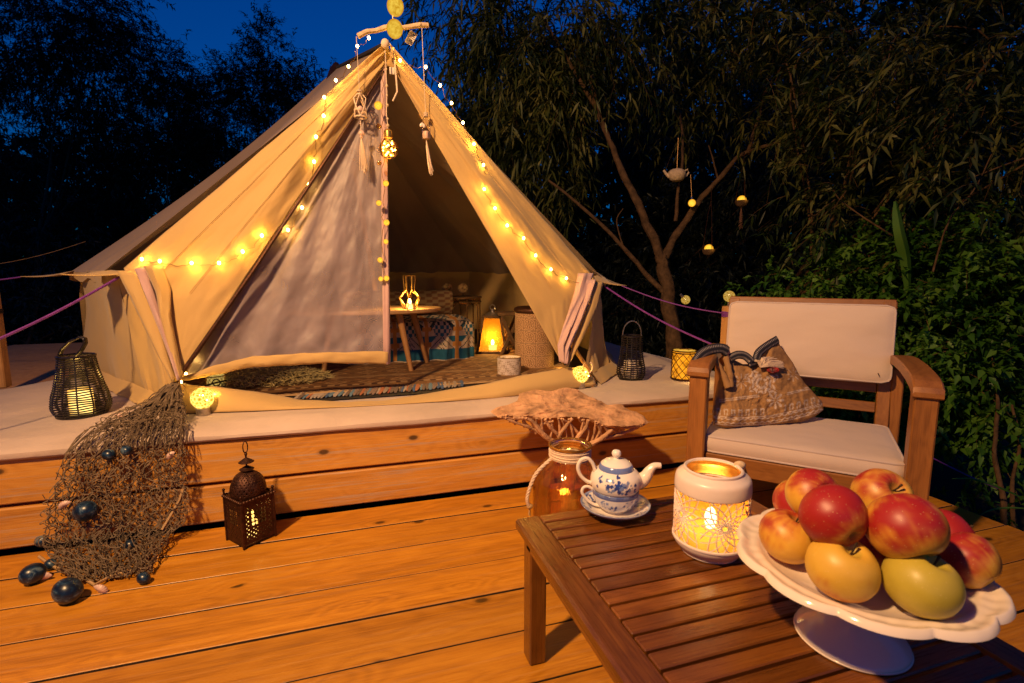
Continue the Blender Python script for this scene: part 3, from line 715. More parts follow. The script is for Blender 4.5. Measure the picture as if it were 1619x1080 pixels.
for z in (.006, .03, .088, .1): b.tube([(.0215*(1 if z < .05 else .42)*math.cos(a), .0215*(1 if z < .05 else .42)*math.sin(a), z) for a in np.linspace(0, 6.28, 15)], .0028, 5)
b.build('cord', M['ropew'], t)
for a_ in (((0, -.020, .032), .010, 10, (1, .5, 1)), ((0, 0, -.018), .004, 8), ((.002, -.003, -.052), .011, 12, (1.05, .6, .85)), ((0, 0, -.065), .006, 8)): b = MB(); b.sph(*a_); b.build('shell', M['shell'], t)
b = MB(); tassel(b, (0, 0, -.068), .125, .016, 26, 1, .006); b.build('tassel', M['ropew'], t)
# middle: glass bulb lamp on beaded cord
o0 = Vector(YP(615, 252, YS)); t = thing('bulb_lamp', 'round gold glass bulb lamp hanging on a beaded cord in the middle of the doorway', 'lamp', o0)
b = MB(); b.lathe(lathe_smooth([(.0, 0), (.018, .004), (.032, .018), (.037, .037), (.033, .056), (.020, .072), (.014, .082), (.014, .098)], 5), 24); b.build('glass_globe', M['amberc'], t)
b = MB(); b.lathe([(.0155, .080), (.0165, .084), (.0155, .088), (.0168, .092), (.0155, .096), (.0168, .100), (.015, .106), (.008, .112), (0, .114)], 20); b.build('screw_cap', M['gold'], t)
b = MB(); rr = random.Random(3); topz = YP(617, 72, YS)[2]-o0.z
b.tube([(0, 0, .11), (-.004, 0, .17), (0, 0, .25), (-.002, 0, topz)], .0018, 5); b.build('cord', M['ropew'], t)
for z, r_ in ((.125, .006), (.15, .004), (.2, .005), (.235, .004), (.27, .005), (.33, .004)):
    b = MB(); b.sph((0, 0, z), r_, 8, (1, 1, 1.2)); b.build('bead', M['stick'], t)
b = MB(); b.sph((-.002, -.01, topz), .0155, 14, (1, 1, 1.15)); b.build('wooden_ball', M['ropew'], t)
b = MB(); pth = []
for i in range(60):
    a = i*.9; pth.append((.024*math.cos(a)*math.sin(.35+i/60*2.4), .024*math.sin(a)*math.sin(.35+i/60*2.4), .012+i*.0009))
b.tube(pth, .0006, 4); b.build('filament_wire', M['wire'], t)
for i in range(14):
    p = pth[4+i*4]; b = MB(); b.sph((0, 0, 0), .0036, 6); o = b.build('bulb', M['bulb'], t); o.location = p
point_light('lamp_glow', (0, -.0, .035), .35, (1, .6, .15), .02, t)
# right: glass bottle with heart charm and tassel
o0 = Vector(YP(674, 221, YS)); t = thing('bottle_hanging', 'slim glass bottle with white heart charm hanging over the right door flap', 'ornament', o0)
b = MB(); b.lathe(lathe_smooth([(.0, 0), (.014, .001), (.0165, .008), (.0165, .06), (.012, .078), (.007, .085), (.007, .10)], 4), 16); b.build('bottle', M['glass'], t)
b = MB(); b.lathe(lathe_smooth([(.0, .003), (.0135, .004), (.0135, .030), (0, .031)], 3), 12); b.build('pink_sand', M['shell'], t)
b = MB(); b.sph((-.019, -.012, .052), .008, 10, (.8, .4, 1.2), Matrix.Rotation(R(35), 4, 'Y')); b.sph((-.011, -.012, .050), .008, 10, (.8, .4, 1.2), Matrix.Rotation(R(-35), 4, 'Y')); b.build('heart_charm', M['porcelain'], t)
b = MB(); topz = YP(665, 40, YS)[2]-o0.z; b.tube([(0, 0, .085), (-.002, 0, .16), (-.008, 0, topz)], .0013, 5)
for z in (.088, .092, .096, .1): b.tube([(.008*math.cos(a), .008*math.sin(a), z) for a in np.linspace(0, 6.28, 12)], .0018, 5)
b.sph((-.003, 0, .2), .0035, 7); b.sph((-.003, 0, .24), .0030, 7); b.build('cord', M['ropew'], t)
b = MB(); tassel(b, (0, 0, 0), .13, .010, 26, 5, .016); b.build('tassel', M['ropew'], t)

# ------------------------------------------------------------------ rattan lanterns
def rattan(label, loc, Hh, prof, rings, ribs, handle, candle_mat, lit, rz=0, ring_r=.0026):
    t = thing('rattan_lantern', label, 'lantern', loc, rz, 'black rattan lanterns')
    b = MB(); P = lathe_smooth(prof, 8); zs = np.array([p[1] for p in P]); rs = np.array([p[0] for p in P])
    for k in range(rings):
        z = Hh*(k+.5)/rings; r_ = np.interp(z, zs, rs); b.tube([(r_*(1+.012*math.cos(ribs*a))*math.cos(a), r_*(1+.012*math.cos(ribs*a))*math.sin(a), z+.0012*math.sin(5*a+k)) for a in np.linspace(0, 2*math.pi, 41)[:-1]], ring_r, 4, closed=True)
    for z, q in ((0.003, .006), (Hh*.995, .006)):
        r_ = np.interp(z, zs, rs); b.tube([(r_*math.cos(a), r_*math.sin(a), z) for a in np.linspace(0, 2*math.pi, 41)[:-1]], .0045, 6, closed=True)
    b.build('woven_rings', M['black'], t)
    for k in range(ribs):
        a = 2*math.pi*k/ribs; b = MB(); b.tube([(r_*.985*math.cos(a), r_*.985*math.sin(a), z) for r_, z in P[::3]], .0026, 5); b.build('rib', M['black'], t)
    b = MB(); b.lathe([(0, .002), (prof[0][0]*.98, .002), (prof[0][0]*.98, .009), (0, .009)], 24); b.build('base', M['black'], t)
    handle(t)
    b = MB(); b.lathe([(0, .010), (.035, .010), (.036, .014), (.036, .088), (.033, .093), (.012, .088), (0, .087)], 24); b.build('candle', candle_mat, t)
    if lit: point_light('candle_glow', (0, 0, .115), .9, (1, .55, .12), .02, t)
    return t
def hL(t):
    b = MB(); pts = [Vector((-.055, .0, .215)), Vector((-.045, 0, .235)), Vector((-.015, 0, .262)), Vector((.02, 0, .278)), Vector((.036, 0, .272)), Vector((.036, 0, .255)), Vector((.022, 0, .232)), Vector((.0, 0, .212))]
    def f(u, v):
        i = v*(len(pts)-1); a = min(int(i), len(pts)-2); p = pts[a].lerp(pts[a+1], sm(i-a)); return p+Vector((0, (u-.5)*.016, 0))
    b.grid(f, 2, 42); b.build('strap_handle', M['black'], t, solid=.006)
rattan('black rattan lantern with a lit yellow candle on the platform, left of the fishing net', ZP(131, 655, .316), .212,
       [(.068, 0), (.078, .012), (.085, .035), (.082, .065), (.068, .12), (.058, .17), (.053, .212)], 27, 12, hL, M['wax'], True, R(-15))
def hR(t):
    b = MB(); b.tube([(-.046, 0, .19)]+[(.043*math.cos(a), 0, .215+.062*math.sin(a)) for a in np.linspace(math.pi, 0, 17)]+[(.046, 0, .19)], .0028, 6); b.build('wire_handle', M['steel'], t)
rattan('black rattan lantern with an unlit pale candle on the platform, right of the tent', ZP(997, 600, .316), .208,
       [(.046, 0), (.058, .012), (.066, .035), (.064, .06), (.056, .10), (.049, .15), (.046, .208)], 21, 14, hR, M['waxdim'], False, R(-17))

# ------------------------------------------------------------------ crackle-glass ball lamps on steel cups
m, n, bs_, out = newmat('crackle_glow'); v_, _s = coords(n, (1, 1, 1)); vo = N(n, 'ShaderNodeTexVoronoi', feature='DISTANCE_TO_EDGE'); vo.inputs['Scale'].default_value = 85; n.links.new(v_, vo.inputs['Vector'])
e = N(n, 'ShaderNodeEmission'); e.inputs[1].default_value = 1.9; n.links.new(ramp(n, vo.outputs['Distance'], [(.0, (1, .75, .22)), (.12, (1, .50, .04)), (.4, (.42, .20, .01))]), e.inputs[0])
g = N(n, 'ShaderNodeBsdfGlossy'); g.inputs[1].default_value = .1; ad = N(n, 'ShaderNodeMixShader'); ad.inputs[0].default_value = .06; n.links.new(e.outputs[0], ad.inputs[1]); n.links.new(g.outputs[0], ad.inputs[2]); n.links.new(ad.outputs[0], out.inputs[0]); M['crackle'] = m
m2 = m.copy(); m2.name = 'crackle_glow_dim'; M['crackledim'] = m2
for nn in m2.node_tree.nodes:
    if nn.type == 'EMISSION': nn.inputs[1].default_value = .55
def balllamp(label, loc, r_=.0375):
    t = thing('ball_lamp', label, 'lamp', loc, 0, 'crackle glass ball lamps by the doorway')
    b = MB(); b.lathe([(0, 0), (.023, 0), (.0235, .002), (.0235, .024), (.021, .026), (0, .026)], 28); b.build('steel_cup', M['steel'], t)
    b = MB(); b.sph((0, 0, .024+r_*.92), r_, 28); b.build('glass_ball', M['crackle'], t)
    point_light('ball_glow', (.028, .050, .06), .22, (1, .55, .07), .006, t); point_light('ball_glow', (-.01, .048, .085), .14, (1, .55, .07), .006, t)
    b = MB()
    for k in range(6): b.sph((r_*.6*math.cos(k*1.1), -r_*.98+.004*k, .024+r_*.92+r_*.5*math.sin(k*1.9)), .0022, 6)
    b.build('bright_sparks', M['bulb'], t)
balllamp('glowing crackle glass ball lamp left of the doorstep, beside the fishing net', ZP(322, 655, .316))
balllamp('glowing crackle glass ball lamp at the right end of the doorstep, above the driftwood', ZP(917, 613, .316))

# filigree candle cylinder with wrought branch (left corner of the doorway)
o0 = Vector(ZP(342, 612, .33)); t = thing('filigree_candle_holder', 'gold filigree candle holder with black scrollwork tucked in the left corner of the doorway', 'candle holder', o0)
b = MB(); b.lathe([(.034, 0), (.034, .052)], 24, caps=False); b.build('inner_glow', emis('filigree_glow', (1, .66, .16), .8, .8, 160, (.03, .015, 0)), t)
b = MB()
for k in range(14):
    a = 2*math.pi*k/14
    for s_ in (1, -1): b.tube([(.0362*math.cos(a+s_*u*.9), .0362*math.sin(a+s_*u*.9), .002+.048*u) for u in np.linspace(0, 1, 8)], .0012, 4)
for z in (.002, .05): b.tube([(.036*math.cos(a), .036*math.sin(a), z) for a in np.linspace(0, 6.28, 30)], .0022, 5)
b.build('filigree', M['gold'], t)
b = MB(); b.tube([(-.075, -.035, .005), (-.045, -.042, .012), (.0, -.046, .026), (.05, -.04, .034)], .0035, 6)
b.tube([(.012+.014*math.cos(a), -.045, .028+.014*math.sin(a)) for a in np.linspace(0, 6.28, 20)], .0025, 5)
for q in (-.06, -.045, -.03): b.tube([(q, -.04, .008), (q+.008, -.045, .022), (q+.016, -.043, .012)], .002, 5)
b.build('iron_scroll', M['blackm'], t)
# little antler ring beside the right ball lamp
o0 = Vector(ZP(938, 606, .316)); t = thing('wire_ornament', 'curled pale horn and twisted wire ornament beside the right crackle glass lamp', 'ornament', o0)
b = MB(); b.tube([(-.030+.024*math.cos(a), 0, .075+.028*math.sin(a)) for a in np.linspace(2.4, 7.2, 22)], list(np.linspace(.0018, .0042, 22)), 7); b.build('horn', M['ropew'], t)
b = MB(); b.tube([(-.022, 0, .05), (-.005, 0, .035), (.0, 0, .015), (.015, -.01, 0)], .003, 6); b.tube([(-.01, .01, .06), (.0, 0, .03), (-.005, 0, .0)], .003, 6); b.tube([(.0, 0, .03), (.018, 0, .01), (.03, -.01, .002)], .0022, 6); b.build('twig', M['barkd'], t)
# gold lattice candle glass on platform right
o0 = Vector(ZP(1080, 600, .316)); t = thing('lattice_candle_holder', 'gold candle glass with black diamond lattice, glowing left of the armchair', 'candle holder', o0)
b = MB(); b.lathe([(0, .002), (.052, .002), (.055, .006), (.055, .135), (.053, .14)], 32, caps=False); b.build('glass', glass('gold_lattice_glass', (.95, .62, .16), .1, .6), t)
b = MB(); b.lathe([(0, .003), (.051, .004)], 24); b.build('gold_floor', M['gold'], t)
b = MB(); b.lathe([(.0515, .008), (.0515, .136)], 32, caps=False); b.build('lit_lining', emis('gold_lining', (.95, .50, .06), 1.5, .75, 22, (.18, .07, .004)), t)
b = MB()
for k in range(11):
    a0 = 2*math.pi*k/11
    for s_ in (1, -1): b.tube([(.0562*math.cos(a0+s_*u*2*math.pi*3/11), .0562*math.sin(a0+s_*u*2*math.pi*3/11), .012+.115*u) for u in np.linspace(0, 1, 19)], .0016, 4)
for z, q in ((.008, .004), (.13, .003), (.139, .003)): b.tube([(.056*math.cos(a), .056*math.sin(a), z) for a in np.linspace(0, 6.28, 36)], q, 6)
b.build('lattice', M['rust'], t)
b = MB(); b.sph((.012, -.0575, .045), .009, 12, (.8, .15, 1.7)); b.build('flame', M['flame'], t); point_light('candle_glow', (.01, -.085, .06), .25, (1, .6, .15), .012, t)

# ------------------------------------------------------------------ moroccan lantern
o0 = Vector(ZP(398, 851, 0)); t = thing('moroccan_lantern', 'rusty brown pierced metal lantern with dome and ring, standing on the deck', 'lantern', o0, R(38)); t.scale = (1.12, 1.12, 1.12)
W = .088; Hb = .128
def pierced(nu, nv, fn, pos):
    b = MB(); keep = []
    for j in range(nv+1):
        for i in range(nu+1): b.v.append(tuple(pos(i/nu, j/nv)))
    for j in range(nv):
        for i in range(nu):
            if fn((i+.5)/nu, (j+.5)/nv): b.f.append((j*(nu+1)+i, j*(nu+1)+i+1, (j+1)*(nu+1)+i+1, (j+1)*(nu+1)+i)); b.m.append(0)
    return b
def panelfn(u, v):
    if u < .10 or u > .90 or v < .08 or v > .92: return True
    if .24 < u < .76 and .38 < v < .80:
        a = (u-.5)/.26; c = (v-.59)/.21; q = abs(math.sin(a*7))*abs(math.sin(c*7)); rr_ = math.hypot(a, c)
        return not (q > .30 and max(abs(a), abs(c)) < .95)
    q = math.sin(u*44)*math.sin(v*60)
    return not (q > .62 and (v > .84 or v < .34 or u < .2 or u > .8))
for k in range(4):
    M4 = Matrix.Rotation(k*math.pi/2, 4, 'Z')
    b = pierced(46, 64, panelfn, lambda u, v: M4 @ Vector(((u-.5)*W, -W/2, .010+v*(Hb-.012)))); b.build('pierced_panel', M['rust'], t, solid=.0015, smooth=False)
    b = MB(); b.box(M4 @ Vector((W/2, -W/2, Hb/2)), (.006, .006, Hb), bev=.001); b.sph(M4 @ Vector((W/2, -W/2, Hb+.018)), .004, 8); b.tube([M4 @ Vector((W/2, -W/2, Hb)), M4 @ Vector((W/2, -W/2, Hb+.014))], .003, 6); b.build('corner_post', M['rust'], t)
b = MB(); b.box((0, 0, .007), (W, W, .004)); b.build('floor', M['rust'], t)
b = MB()
for s_ in (-1, 1):
    b.tube([(-W/2-.003+(W+.006)*u, s_*(W/2+.003), Hb+.002+.0012*math.sin(u*70)) for u in np.linspace(0, 1, 60)], .0032, 6); b.tube([(s_*(W/2+.003), -W/2-.003+(W+.006)*u, Hb+.002+.0012*math.sin(u*70)) for u in np.linspace(0, 1, 60)], .0032, 6)
b.build('twisted_rim', M['rust'], t)
def domefn(u, v): return not (math.sin(u*150)*math.sin(v*44) > .72 and .15 < v < .9)
dp = lathe_smooth([(.042, 0), (.044, .012), (.041, .032), (.032, .050), (.018, .062), (.004, .068)], 6)
def dpos(u, v):
    i = v*(len(dp)-1); a = min(int(i), len(dp)-2); r_ = dp[a][0]+(dp[a+1][0]-dp[a][0])*(i-a); z = dp[a][1]+(dp[a+1][1]-dp[a][1])*(i-a)
    an = u*2*math.pi; r_ *= 1+.03*abs(math.sin(an*5)); return (r_*math.cos(an), r_*math.sin(an), Hb+.002+z)
b = pierced(150, 44, domefn, dpos); b.build('dome', M['rust'], t, solid=.0012)
b = MB(); b.add([(-W/2, -W/2, Hb), (W/2, -W/2, Hb), (W/2, W/2, Hb), (-W/2, W/2, Hb)], [(0, 1, 2, 3)]); b.build('top_plate', M['rust'], t); b = MB(); z = Hb+.066
b.tube([(0, 0, z), (0, 0, z+.055)], .0025, 8); b.lathe([(0, z+.018), (.004, z+.016), (.019, z+.007), (.018, z+.006), (.004, z+.010), (0, z+.01)], 20); b.lathe([(0, z+.040), (.004, z+.038), (.020, z+.027), (.019, z+.026), (.004, z+.032), (0, z+.03)], 20)
b.lathe(lathe_smooth([(.0, z+.054), (.004, z+.050), (.002, z+.042)], 3), 10)
b.tube([(.0065*math.cos(a), 0, z+.068+.016*math.sin(a)) for a in np.linspace(0, 6.28, 22)], .0016, 6); b.build('finial', M['rust'], t)
b = MB(); b.lathe([(0, .01), (.018, .01), (.018, .05), (0, .05)], 16); b.build('candle', M['wax'], t)
b = MB(); b.sph((0, 0, .068), .013, 12, (.8, .8, 1.6)); b.build('flame', emis('lantern_flame', (1, .60, .12), 3), t); point_light('candle_glow', (0, 0, .09), .25, (1, .6, .15), .01, t)

# ------------------------------------------------------------------ fishing net with floats
nt_ = thing('fishing_net', 'brown knotted fishing net draped over the platform edge down to the deck', 'net', (-.62, 1.70, 0)); n0 = Vector(nt_.location)
# drape profile: v -> (Y, Z) ; width in X follows the photograph at that place
PV = [(0, 2.03, .41), (.10, 1.97, .365), (.22, 1.88, .345), (.31, 1.80, .335), (.36, 1.765, .30), (.50, 1.755, .215), (.62, 1.75, .14), (.74, 1.742, .065), (.80, 1.72, .028), (.90, 1.63, .022), (1, 1.535, .012)]
EDG = [(0, -.635, -.59), (.10, -.73, -.535), (.22, -.80, -.515), (.31, -.86, -.49), (.36, -.86, -.475), (.50, -.89, -.465), (.62, -.905, -.458), (.74, -.90, -.47), (.80, -.885, -.50), (.90, -.80, -.515), (1, -.74, -.56)]
pv = np.array(PV)
def x_at(px, y, z):
    k_ = (px-CX_)/F_; q = np.array([0, y, z])-O_; return (k_*(q @ FW)-q @ RT)/(RT[0]-k_*FW[0])
PXE = [(0, 264, 284), (.10, 238, 287), (.22, 192, 288), (.31, 146, 290), (.36, 112, 289), (.50, 98, 291), (.62, 82, 294), (.74, 78, 288), (.80, 78, 268), (.90, 92, 250), (1, 122, 235)]
ed = np.array([(v, x_at(a, np.interp(v, pv[:, 0], pv[:, 1]), np.interp(v, pv[:, 0], pv[:, 2])), x_at(c_, np.interp(v, pv[:, 0], pv[:, 1]), np.interp(v, pv[:, 0], pv[:, 2]))) for v, a, c_ in PXE])
def netp(u, v, lay=0):
    y = np.interp(v, pv[:, 0], pv[:, 1]); z = np.interp(v, pv[:, 0], pv[:, 2]); a = np.interp(v, ed[:, 0], ed[:, 1]); c = np.interp(v, ed[:, 0], ed[:, 2])
    uu = u+.05*fbm(u*4, v*5, lay*7+1); x = a+(c-a)*uu
    h = .020*(.5+fbm(u*5+lay*3, v*7, 2+lay))*math.sin(math.pi*min(1, v*1.0+.1))+.010*lay
    h = max(0.002, h)
    if v < .33: z += h
    elif v < .78: y -= h*1.1
    else: z += h*.8
    return Vector((x, y, z))
b = MB(); rr = random.Random(11)
for lay in range(3):
    NR, NC = (34, 17) if lay else (42, 24)
    def kn(i, j):
        q = random.Random(i*1000+j*7+lay*77777)
        cx = (i+(.5 if j % 2 else 0))/NC; return netp(min(1.04, max(-.04, cx+q.gauss(0, .018))), min(1, max(0, j/NR+q.gauss(0, .006))), lay)
    for j in range(NR):
        for i in range(-1 if j % 2 else 0, NC+1):
            for di in ((0, 1) if j % 2 else (-1, 0)):
                if rr.random() < .06: continue
                if lay == 2 and .34 < j/NR < .72: continue
                a = kn(i, j); c = kn(i+di, j+1); q_ = (a+c)/2+Vector((rr.gauss(0, .010), rr.gauss(-.006, .006), rr.gauss(-.003, .009))); q_.z = max(q_.z, .005)
                b.tube([a*(1-t_)**2+q_*2*t_*(1-t_)+c*t_*t_ for t_ in (0, .2, .4, .6, .8, 1)], .00145, 3, cap=False)
                if rr.random() < .3: b.sph(a, .0028, 5)
                continue
                m_ = (a+c)/2+Vector((rr.gauss(0, .004), rr.gauss(-.004, .004), rr.gauss(-.001, .004))); m_.z = max(m_.z, .004)
                b.tube([a, a.lerp(m_, .6)+Vector((0, 0, rr.gauss(0, .001))), m_, c.lerp(m_, .5), c], .00145, 3, cap=False)
                if rr.random() < .35: b.sph(a, .0030, 5)
for k in range(90):      # loose loops and frayed ends
    u, v = rr.random(), rr.random()**.8; p = netp(u, v, 1); q = rr.uniform(.008, .022); a0 = rr.uniform(0, 6.28); pts = []
    for s_ in range(8):
        a = a0+s_*.75; pts.append(p+Vector((q*math.cos(a)+.002*s_, -.008-.012*abs(math.sin(a*.7)), q*math.sin(a)+.0005*s_))); pts[-1].z = max(.004, pts[-1].z)
    b.tube(pts, .0013, 3, cap=False)
tang = b; 
# gathered neck tied at the pole foot
for k in range(34):
    u = rr.random(); p = netp(u, .02, 0); q = netp(u, .16, 1); top = Vector(YP(277+rr.uniform(-5, 8), 612+rr.uniform(-8, 6), 2.02))
    tang.tube([top, top.lerp(p, .6)+Vector((rr.gauss(0, .008), -.015, .01)), p.lerp(q, .4)+Vector((rr.gauss(0, .008), -.02, rr.uniform(0, .025))), q+Vector((0, -.01, .01))], .0022, 4)
tang.build('net_mesh', M['net'], nt_, origin=n0, smooth=False)
b = MB()   # thicker foot rope along the lower hem
b.tube([Vector(ZP(x, y, .012)) for x, y in ((62, 880), (80, 893), (104, 905), (130, 912), (150, 925), (172, 912), (196, 905), (222, 900), (236, 894))], .0042, 6)
b.tube([Vector(YP(291, 770, 1.735)), Vector(YP(284, 790, 1.73)), Vector(YP(270, 815, 1.725)), Vector(YP(256, 838, 1.70))], .004, 6); b.build('foot_rope', M['rope'], nt_, origin=n0)
for x, y, r_, z, yy in ((135, 808, .030, None, 1.715), (200, 712, .015, None, 1.73), (172, 719, .0165, None, 1.735), (70, 854, .022, .024, None), (52, 907, .027, .027, None), (80, 892, .015, .016, None), (107, 934, .031, .031, None), (227, 914, .0155, .016, None), (205, 862, .017, .03, None)):
    p = Vector(YP(x, y, yy)) if yy else Vector(ZP(x, y, z)); b = MB(); b.sph((0, 0, 0), r_, 24, (1.12, .98, .96), Matrix.Rotation(rr.uniform(-.5, .5), 4, 'Y') @ Matrix.Rotation(rr.uniform(0, 3), 4, 'Z'))
    o = b.build('float', M['float'], nt_); o.location = p-n0
def shellmb(p, r_, rot):
    b = MB()
    def f(u, v):
        a = (u-.5)*2.6; q = v**.8*r_*(1+.04*math.sin(u*50)); return Vector(p)+rot @ Vector((q*math.sin(a), -.35*r_*math.sin(math.pi*v)*math.cos(a), q*math.cos(a)-r_*.4))
    b.grid(f, 26, 8); return b
for x, y, r_, z, yy in ((102, 798, .018, None, 1.72), (160, 932, .020, .010, None), (270, 720, .016, None, 1.725), (68, 912, .022, .012, None), (130, 884, .012, .015, None)):
    p = Vector(YP(x, y, yy)) if yy else Vector(ZP(x, y, z)); shellmb(p, r_, Matrix.Rotation(rr.uniform(-1.5, 1.5), 4, 'Y')).build('shell', M['shell'], nt_, origin=n0, solid=.002)
shellmb(Vector(ZP(187, 657, .325)), .014, Matrix.Rotation(.5, 4, 'Y')).build('shell', M['shell'], nt_, origin=n0, solid=.002)

# ------------------------------------------------------------------ driftwood piece leaning behind the jar
dt = thing('driftwood_sculpture', 'flat weathered driftwood slab carried by branching roots, in front of the platform behind the jar', 'driftwood', (.72, 1.62, 0)); d0 = Vector(dt.location)
outl = [(776, 650), (786, 643), (800, 641), (818, 633), (822, 622), (846, 615), (872, 618), (893, 612), (915, 617), (945, 632), (962, 640), (985, 641), (1000, 650), (1018, 656), (1027, 667), (1015, 675), (985, 678), (958, 675), (930, 664), (905, 662), (880, 661), (858, 664), (840, 660), (812, 660), (788, 660)]
# the slab tilts back: front edge low and near, back edge high and resting over the platform rim
def slabpt(x, y):
    t = (665-y)/53; return Vector(YP(x, y, 1.60+.17*t))
oc = (895, 645); b = MB(); nn = 90; rings = 14
def outline(a):
    # radial interpolation of the traced outline
    return None
OL = np.array(outl+[outl[0]], float); seg = np.r_[0, np.cumsum(np.hypot(*np.diff(OL, axis=0).T))]
def f(u, v):
    s_ = u*seg[-1]; x = np.interp(s_, seg, OL[:, 0]); y = np.interp(s_, seg, OL[:, 1])
    vv = min(v, 1-v)*2; q = sm(vv)**.0 * vv**.55 if vv > 0 else 0     # centre -> rim -> centre: a closed lens
    k = 1-(1-vv) if False else vv
    px = oc[0]+(x-oc[0])*min(1, vv*1.0)*(1+.018*fbm(u*30, 1, 1)); py = oc[1]+(y-oc[1])*min(1, vv)*(1+.03*fbm(u*30, 4, 1))
    p = slabpt(px, py); th = .010*math.sqrt(max(0, 1-vv*vv))+.004
    ridg = .013*fbm(px*.018, py*.10, 2, 4)+.006*fbm(px*.06, py*.30, 7, 4)-.010*max(0, .25-abs(fbm(px*.012, py*.06, 11)))
    nrm = Vector((0, -.85, .55))
    return p+nrm*((th+ridg) if v < .5 else -th*1.2)
b.grid(f, 150, 36); slab = b.build('slab', M['driftwood'], dt, origin=d0)
def root(b, pts, r0, r1, y0=1.60, y1=1.60):
    m_ = len(pts); P = [Vector(YP(x, y, y0+(y1-y0)*i/(m_-1))) for i, (x, y) in enumerate(pts)]
    out = []
    for i in range(m_-1):
        p0, p1, p2, p3 = P[max(i-1, 0)], P[i], P[i+1], P[min(i+2, m_-1)]
        for j in range(4):
            t = j/4; out.append(.5*((2*p1)+(-p0+p2)*t+(2*p0-5*p1+4*p2-p3)*t*t+(-p0+3*p1-3*p2+p3)*t**3))
    out.append(P[-1]); b.tube(out, [r0+(r1-r0)*i/(len(out)-1)+.0009*math.sin(i*1.7) for i in range(len(out))], 8)
RTS = [([(905, 715), (880, 702), (862, 690), (850, 676), (838, 664), (812, 660)], .012, .005), ([(862, 690), (838, 676), (815, 668), (792, 659)], .006, .004), ([(880, 702), (884, 690), (870, 676), (862, 663)], .008, .005),
       ([(905, 715), (893, 700), (884, 690), (893, 676), (905, 661)], .010, .005), ([(900, 718), (908, 700), (916, 688), (926, 676), (930, 664)], .010, .006), ([(916, 688), (903, 672), (890, 663)], .006, .004),
       ([(912, 715), (932, 703), (950, 694), (966, 680), (975, 672)], .011, .006), ([(950, 694), (975, 688), (998, 680), (1012, 672)], .007, .005), ([(966, 682), (955, 674), (945, 668)], .005, .004), ([(975, 688), (985, 680), (985, 674)], .005, .004), ([(926, 676), (918, 666), (915, 660)], .005, .004), ([(850, 676), (858, 670), (875, 666)], .005, .004),
       ([(838, 676), (830, 668), (826, 660)], .004, .004), ([(812, 668), (806, 662), (800, 656)], .004, .003), ([(998, 680), (1006, 677), (1018, 668)], .005, .004), ([(938, 700), (946, 686), (950, 676), (946, 668)], .005, .004)]
rq = random.Random(8); LOW = [(800, 664), (830, 676), (860, 690), (880, 697), (905, 705), (935, 700), (955, 692), (985, 686), (1012, 672)]
for x in range(806, 1012, 11):
    yl = float(np.interp(x, [p[0] for p in LOW], [p[1] for p in LOW])); ye = float(np.interp(x, [800, 840, 880, 930, 985, 1015], [660, 661, 661, 664, 678, 674]))
    if yl-ye > 5: RTS.append(([(x+rq.uniform(-3, 3), yl), (x+rq.uniform(-5, 5), (yl+ye)/2), (x+rq.uniform(-9, 9), ye)], rq.uniform(.003, .0045), .004))
for pts, r0, r1 in RTS:
    b = MB(); root(b, pts, r0, r1, 1.60, 1.575); b.build('root', M['driftwood'], dt, origin=d0)
b = MB(); b.tube([Vector(YP(903, 712, 1.60)), Vector((.725, 1.61, .19)), Vector((.735, 1.63, .10)), Vector((.72, 1.64, .0))], [.013, .018, .021, .028], 10)
b.build('trunk', M['driftwood'], dt, origin=d0)

# ------------------------------------------------------------------ amber glass jar with rope
o0 = Vector(ZP(899, 850, 0)); t = thing('glass_jar', 'large ribbed amber glass jar with rope handle behind the coffee table', 'jar', o0)
sc_ = float((o0-Vector(O_)) @ Vector(FW)); top = YP(899, 703, o0.y)[2]; r_ = 57/815*sc_; rm = 30/815*sc_; print('jar', o0, top, r_, rm)
prof = [(0, .004), (r_*.85, .002), (r_*.96, .012), (r_, .035), (r_*1.0, top*.60), (r_*.93, top*.70), (r_*.74, top*.80), (rm*1.08, top*.865), (rm*1.0, top*.90), (rm*1.0, top*.965), (rm*1.08, top*.98), (rm*1.06, top)]
b = MB(); P = lathe_smooth(prof, 4); b.lathe(P, 96, caps=False, fn=lambda a, r, z: 1+.006*math.sin(a*48)*(1 if top*.06 < z < top*.8 else 0)); b.lathe([(r-.003 if r > .004 else 0, z+.002) for r, z in P[:-1]]+[(rm*1.02, top)], 64, caps=False)
m = M['amber']; n = m.node_tree; out = [x for x in n.nodes if x.type == 'OUTPUT_MATERIAL'][0]; srf = out.inputs[0].links[0].from_socket
dbs = N(n, 'ShaderNodeBsdfDiffuse'); v_, _s = coords(n, (1, 1, .12)); dbs.inputs[0].default_value = (.50, .22, .04, 1); trl = N(n, 'ShaderNodeBsdfTranslucent'); trl.inputs[0].default_value = (.8, .40, .07, 1)
ad_ = N(n, 'ShaderNodeMixShader'); n.links.new(dbs.outputs[0], ad_.inputs[1]); n.links.new(trl.outputs[0], ad_.inputs[2]); mx_ = N(n, 'ShaderNodeMixShader'); n.links.new(ramp(n, noi(n, v_, 60, 3), [(.35, (.0, .0, .0)), (.65, (.20, .20, .20))]), mx_.inputs[0])
n.links.new(srf, mx_.inputs[1]); n.links.new(ad_.outputs[0], mx_.inputs[2]); n.links.new(mx_.outputs[0], out.inputs[0])
b.build('glass_body', M['amber'], t)
b = MB(); b.lathe([(rm*1.03, top-.006), (rm*1.10, top-.004), (rm*1.11, top+.001), (rm*1.04, top+.002)], 48, closed=True); b.build('glass_rim', M['gold'], t)
b = MB()
for k in range(7): b.tube([((rm*1.03+.0015*(k % 2))*math.cos(a), (rm*1.03+.0015*(k % 2))*math.sin(a), top*.875+.0045*k+.001*math.sin(a*2+k)) for a in np.linspace(0, 6.28, 40)], .0026, 5)
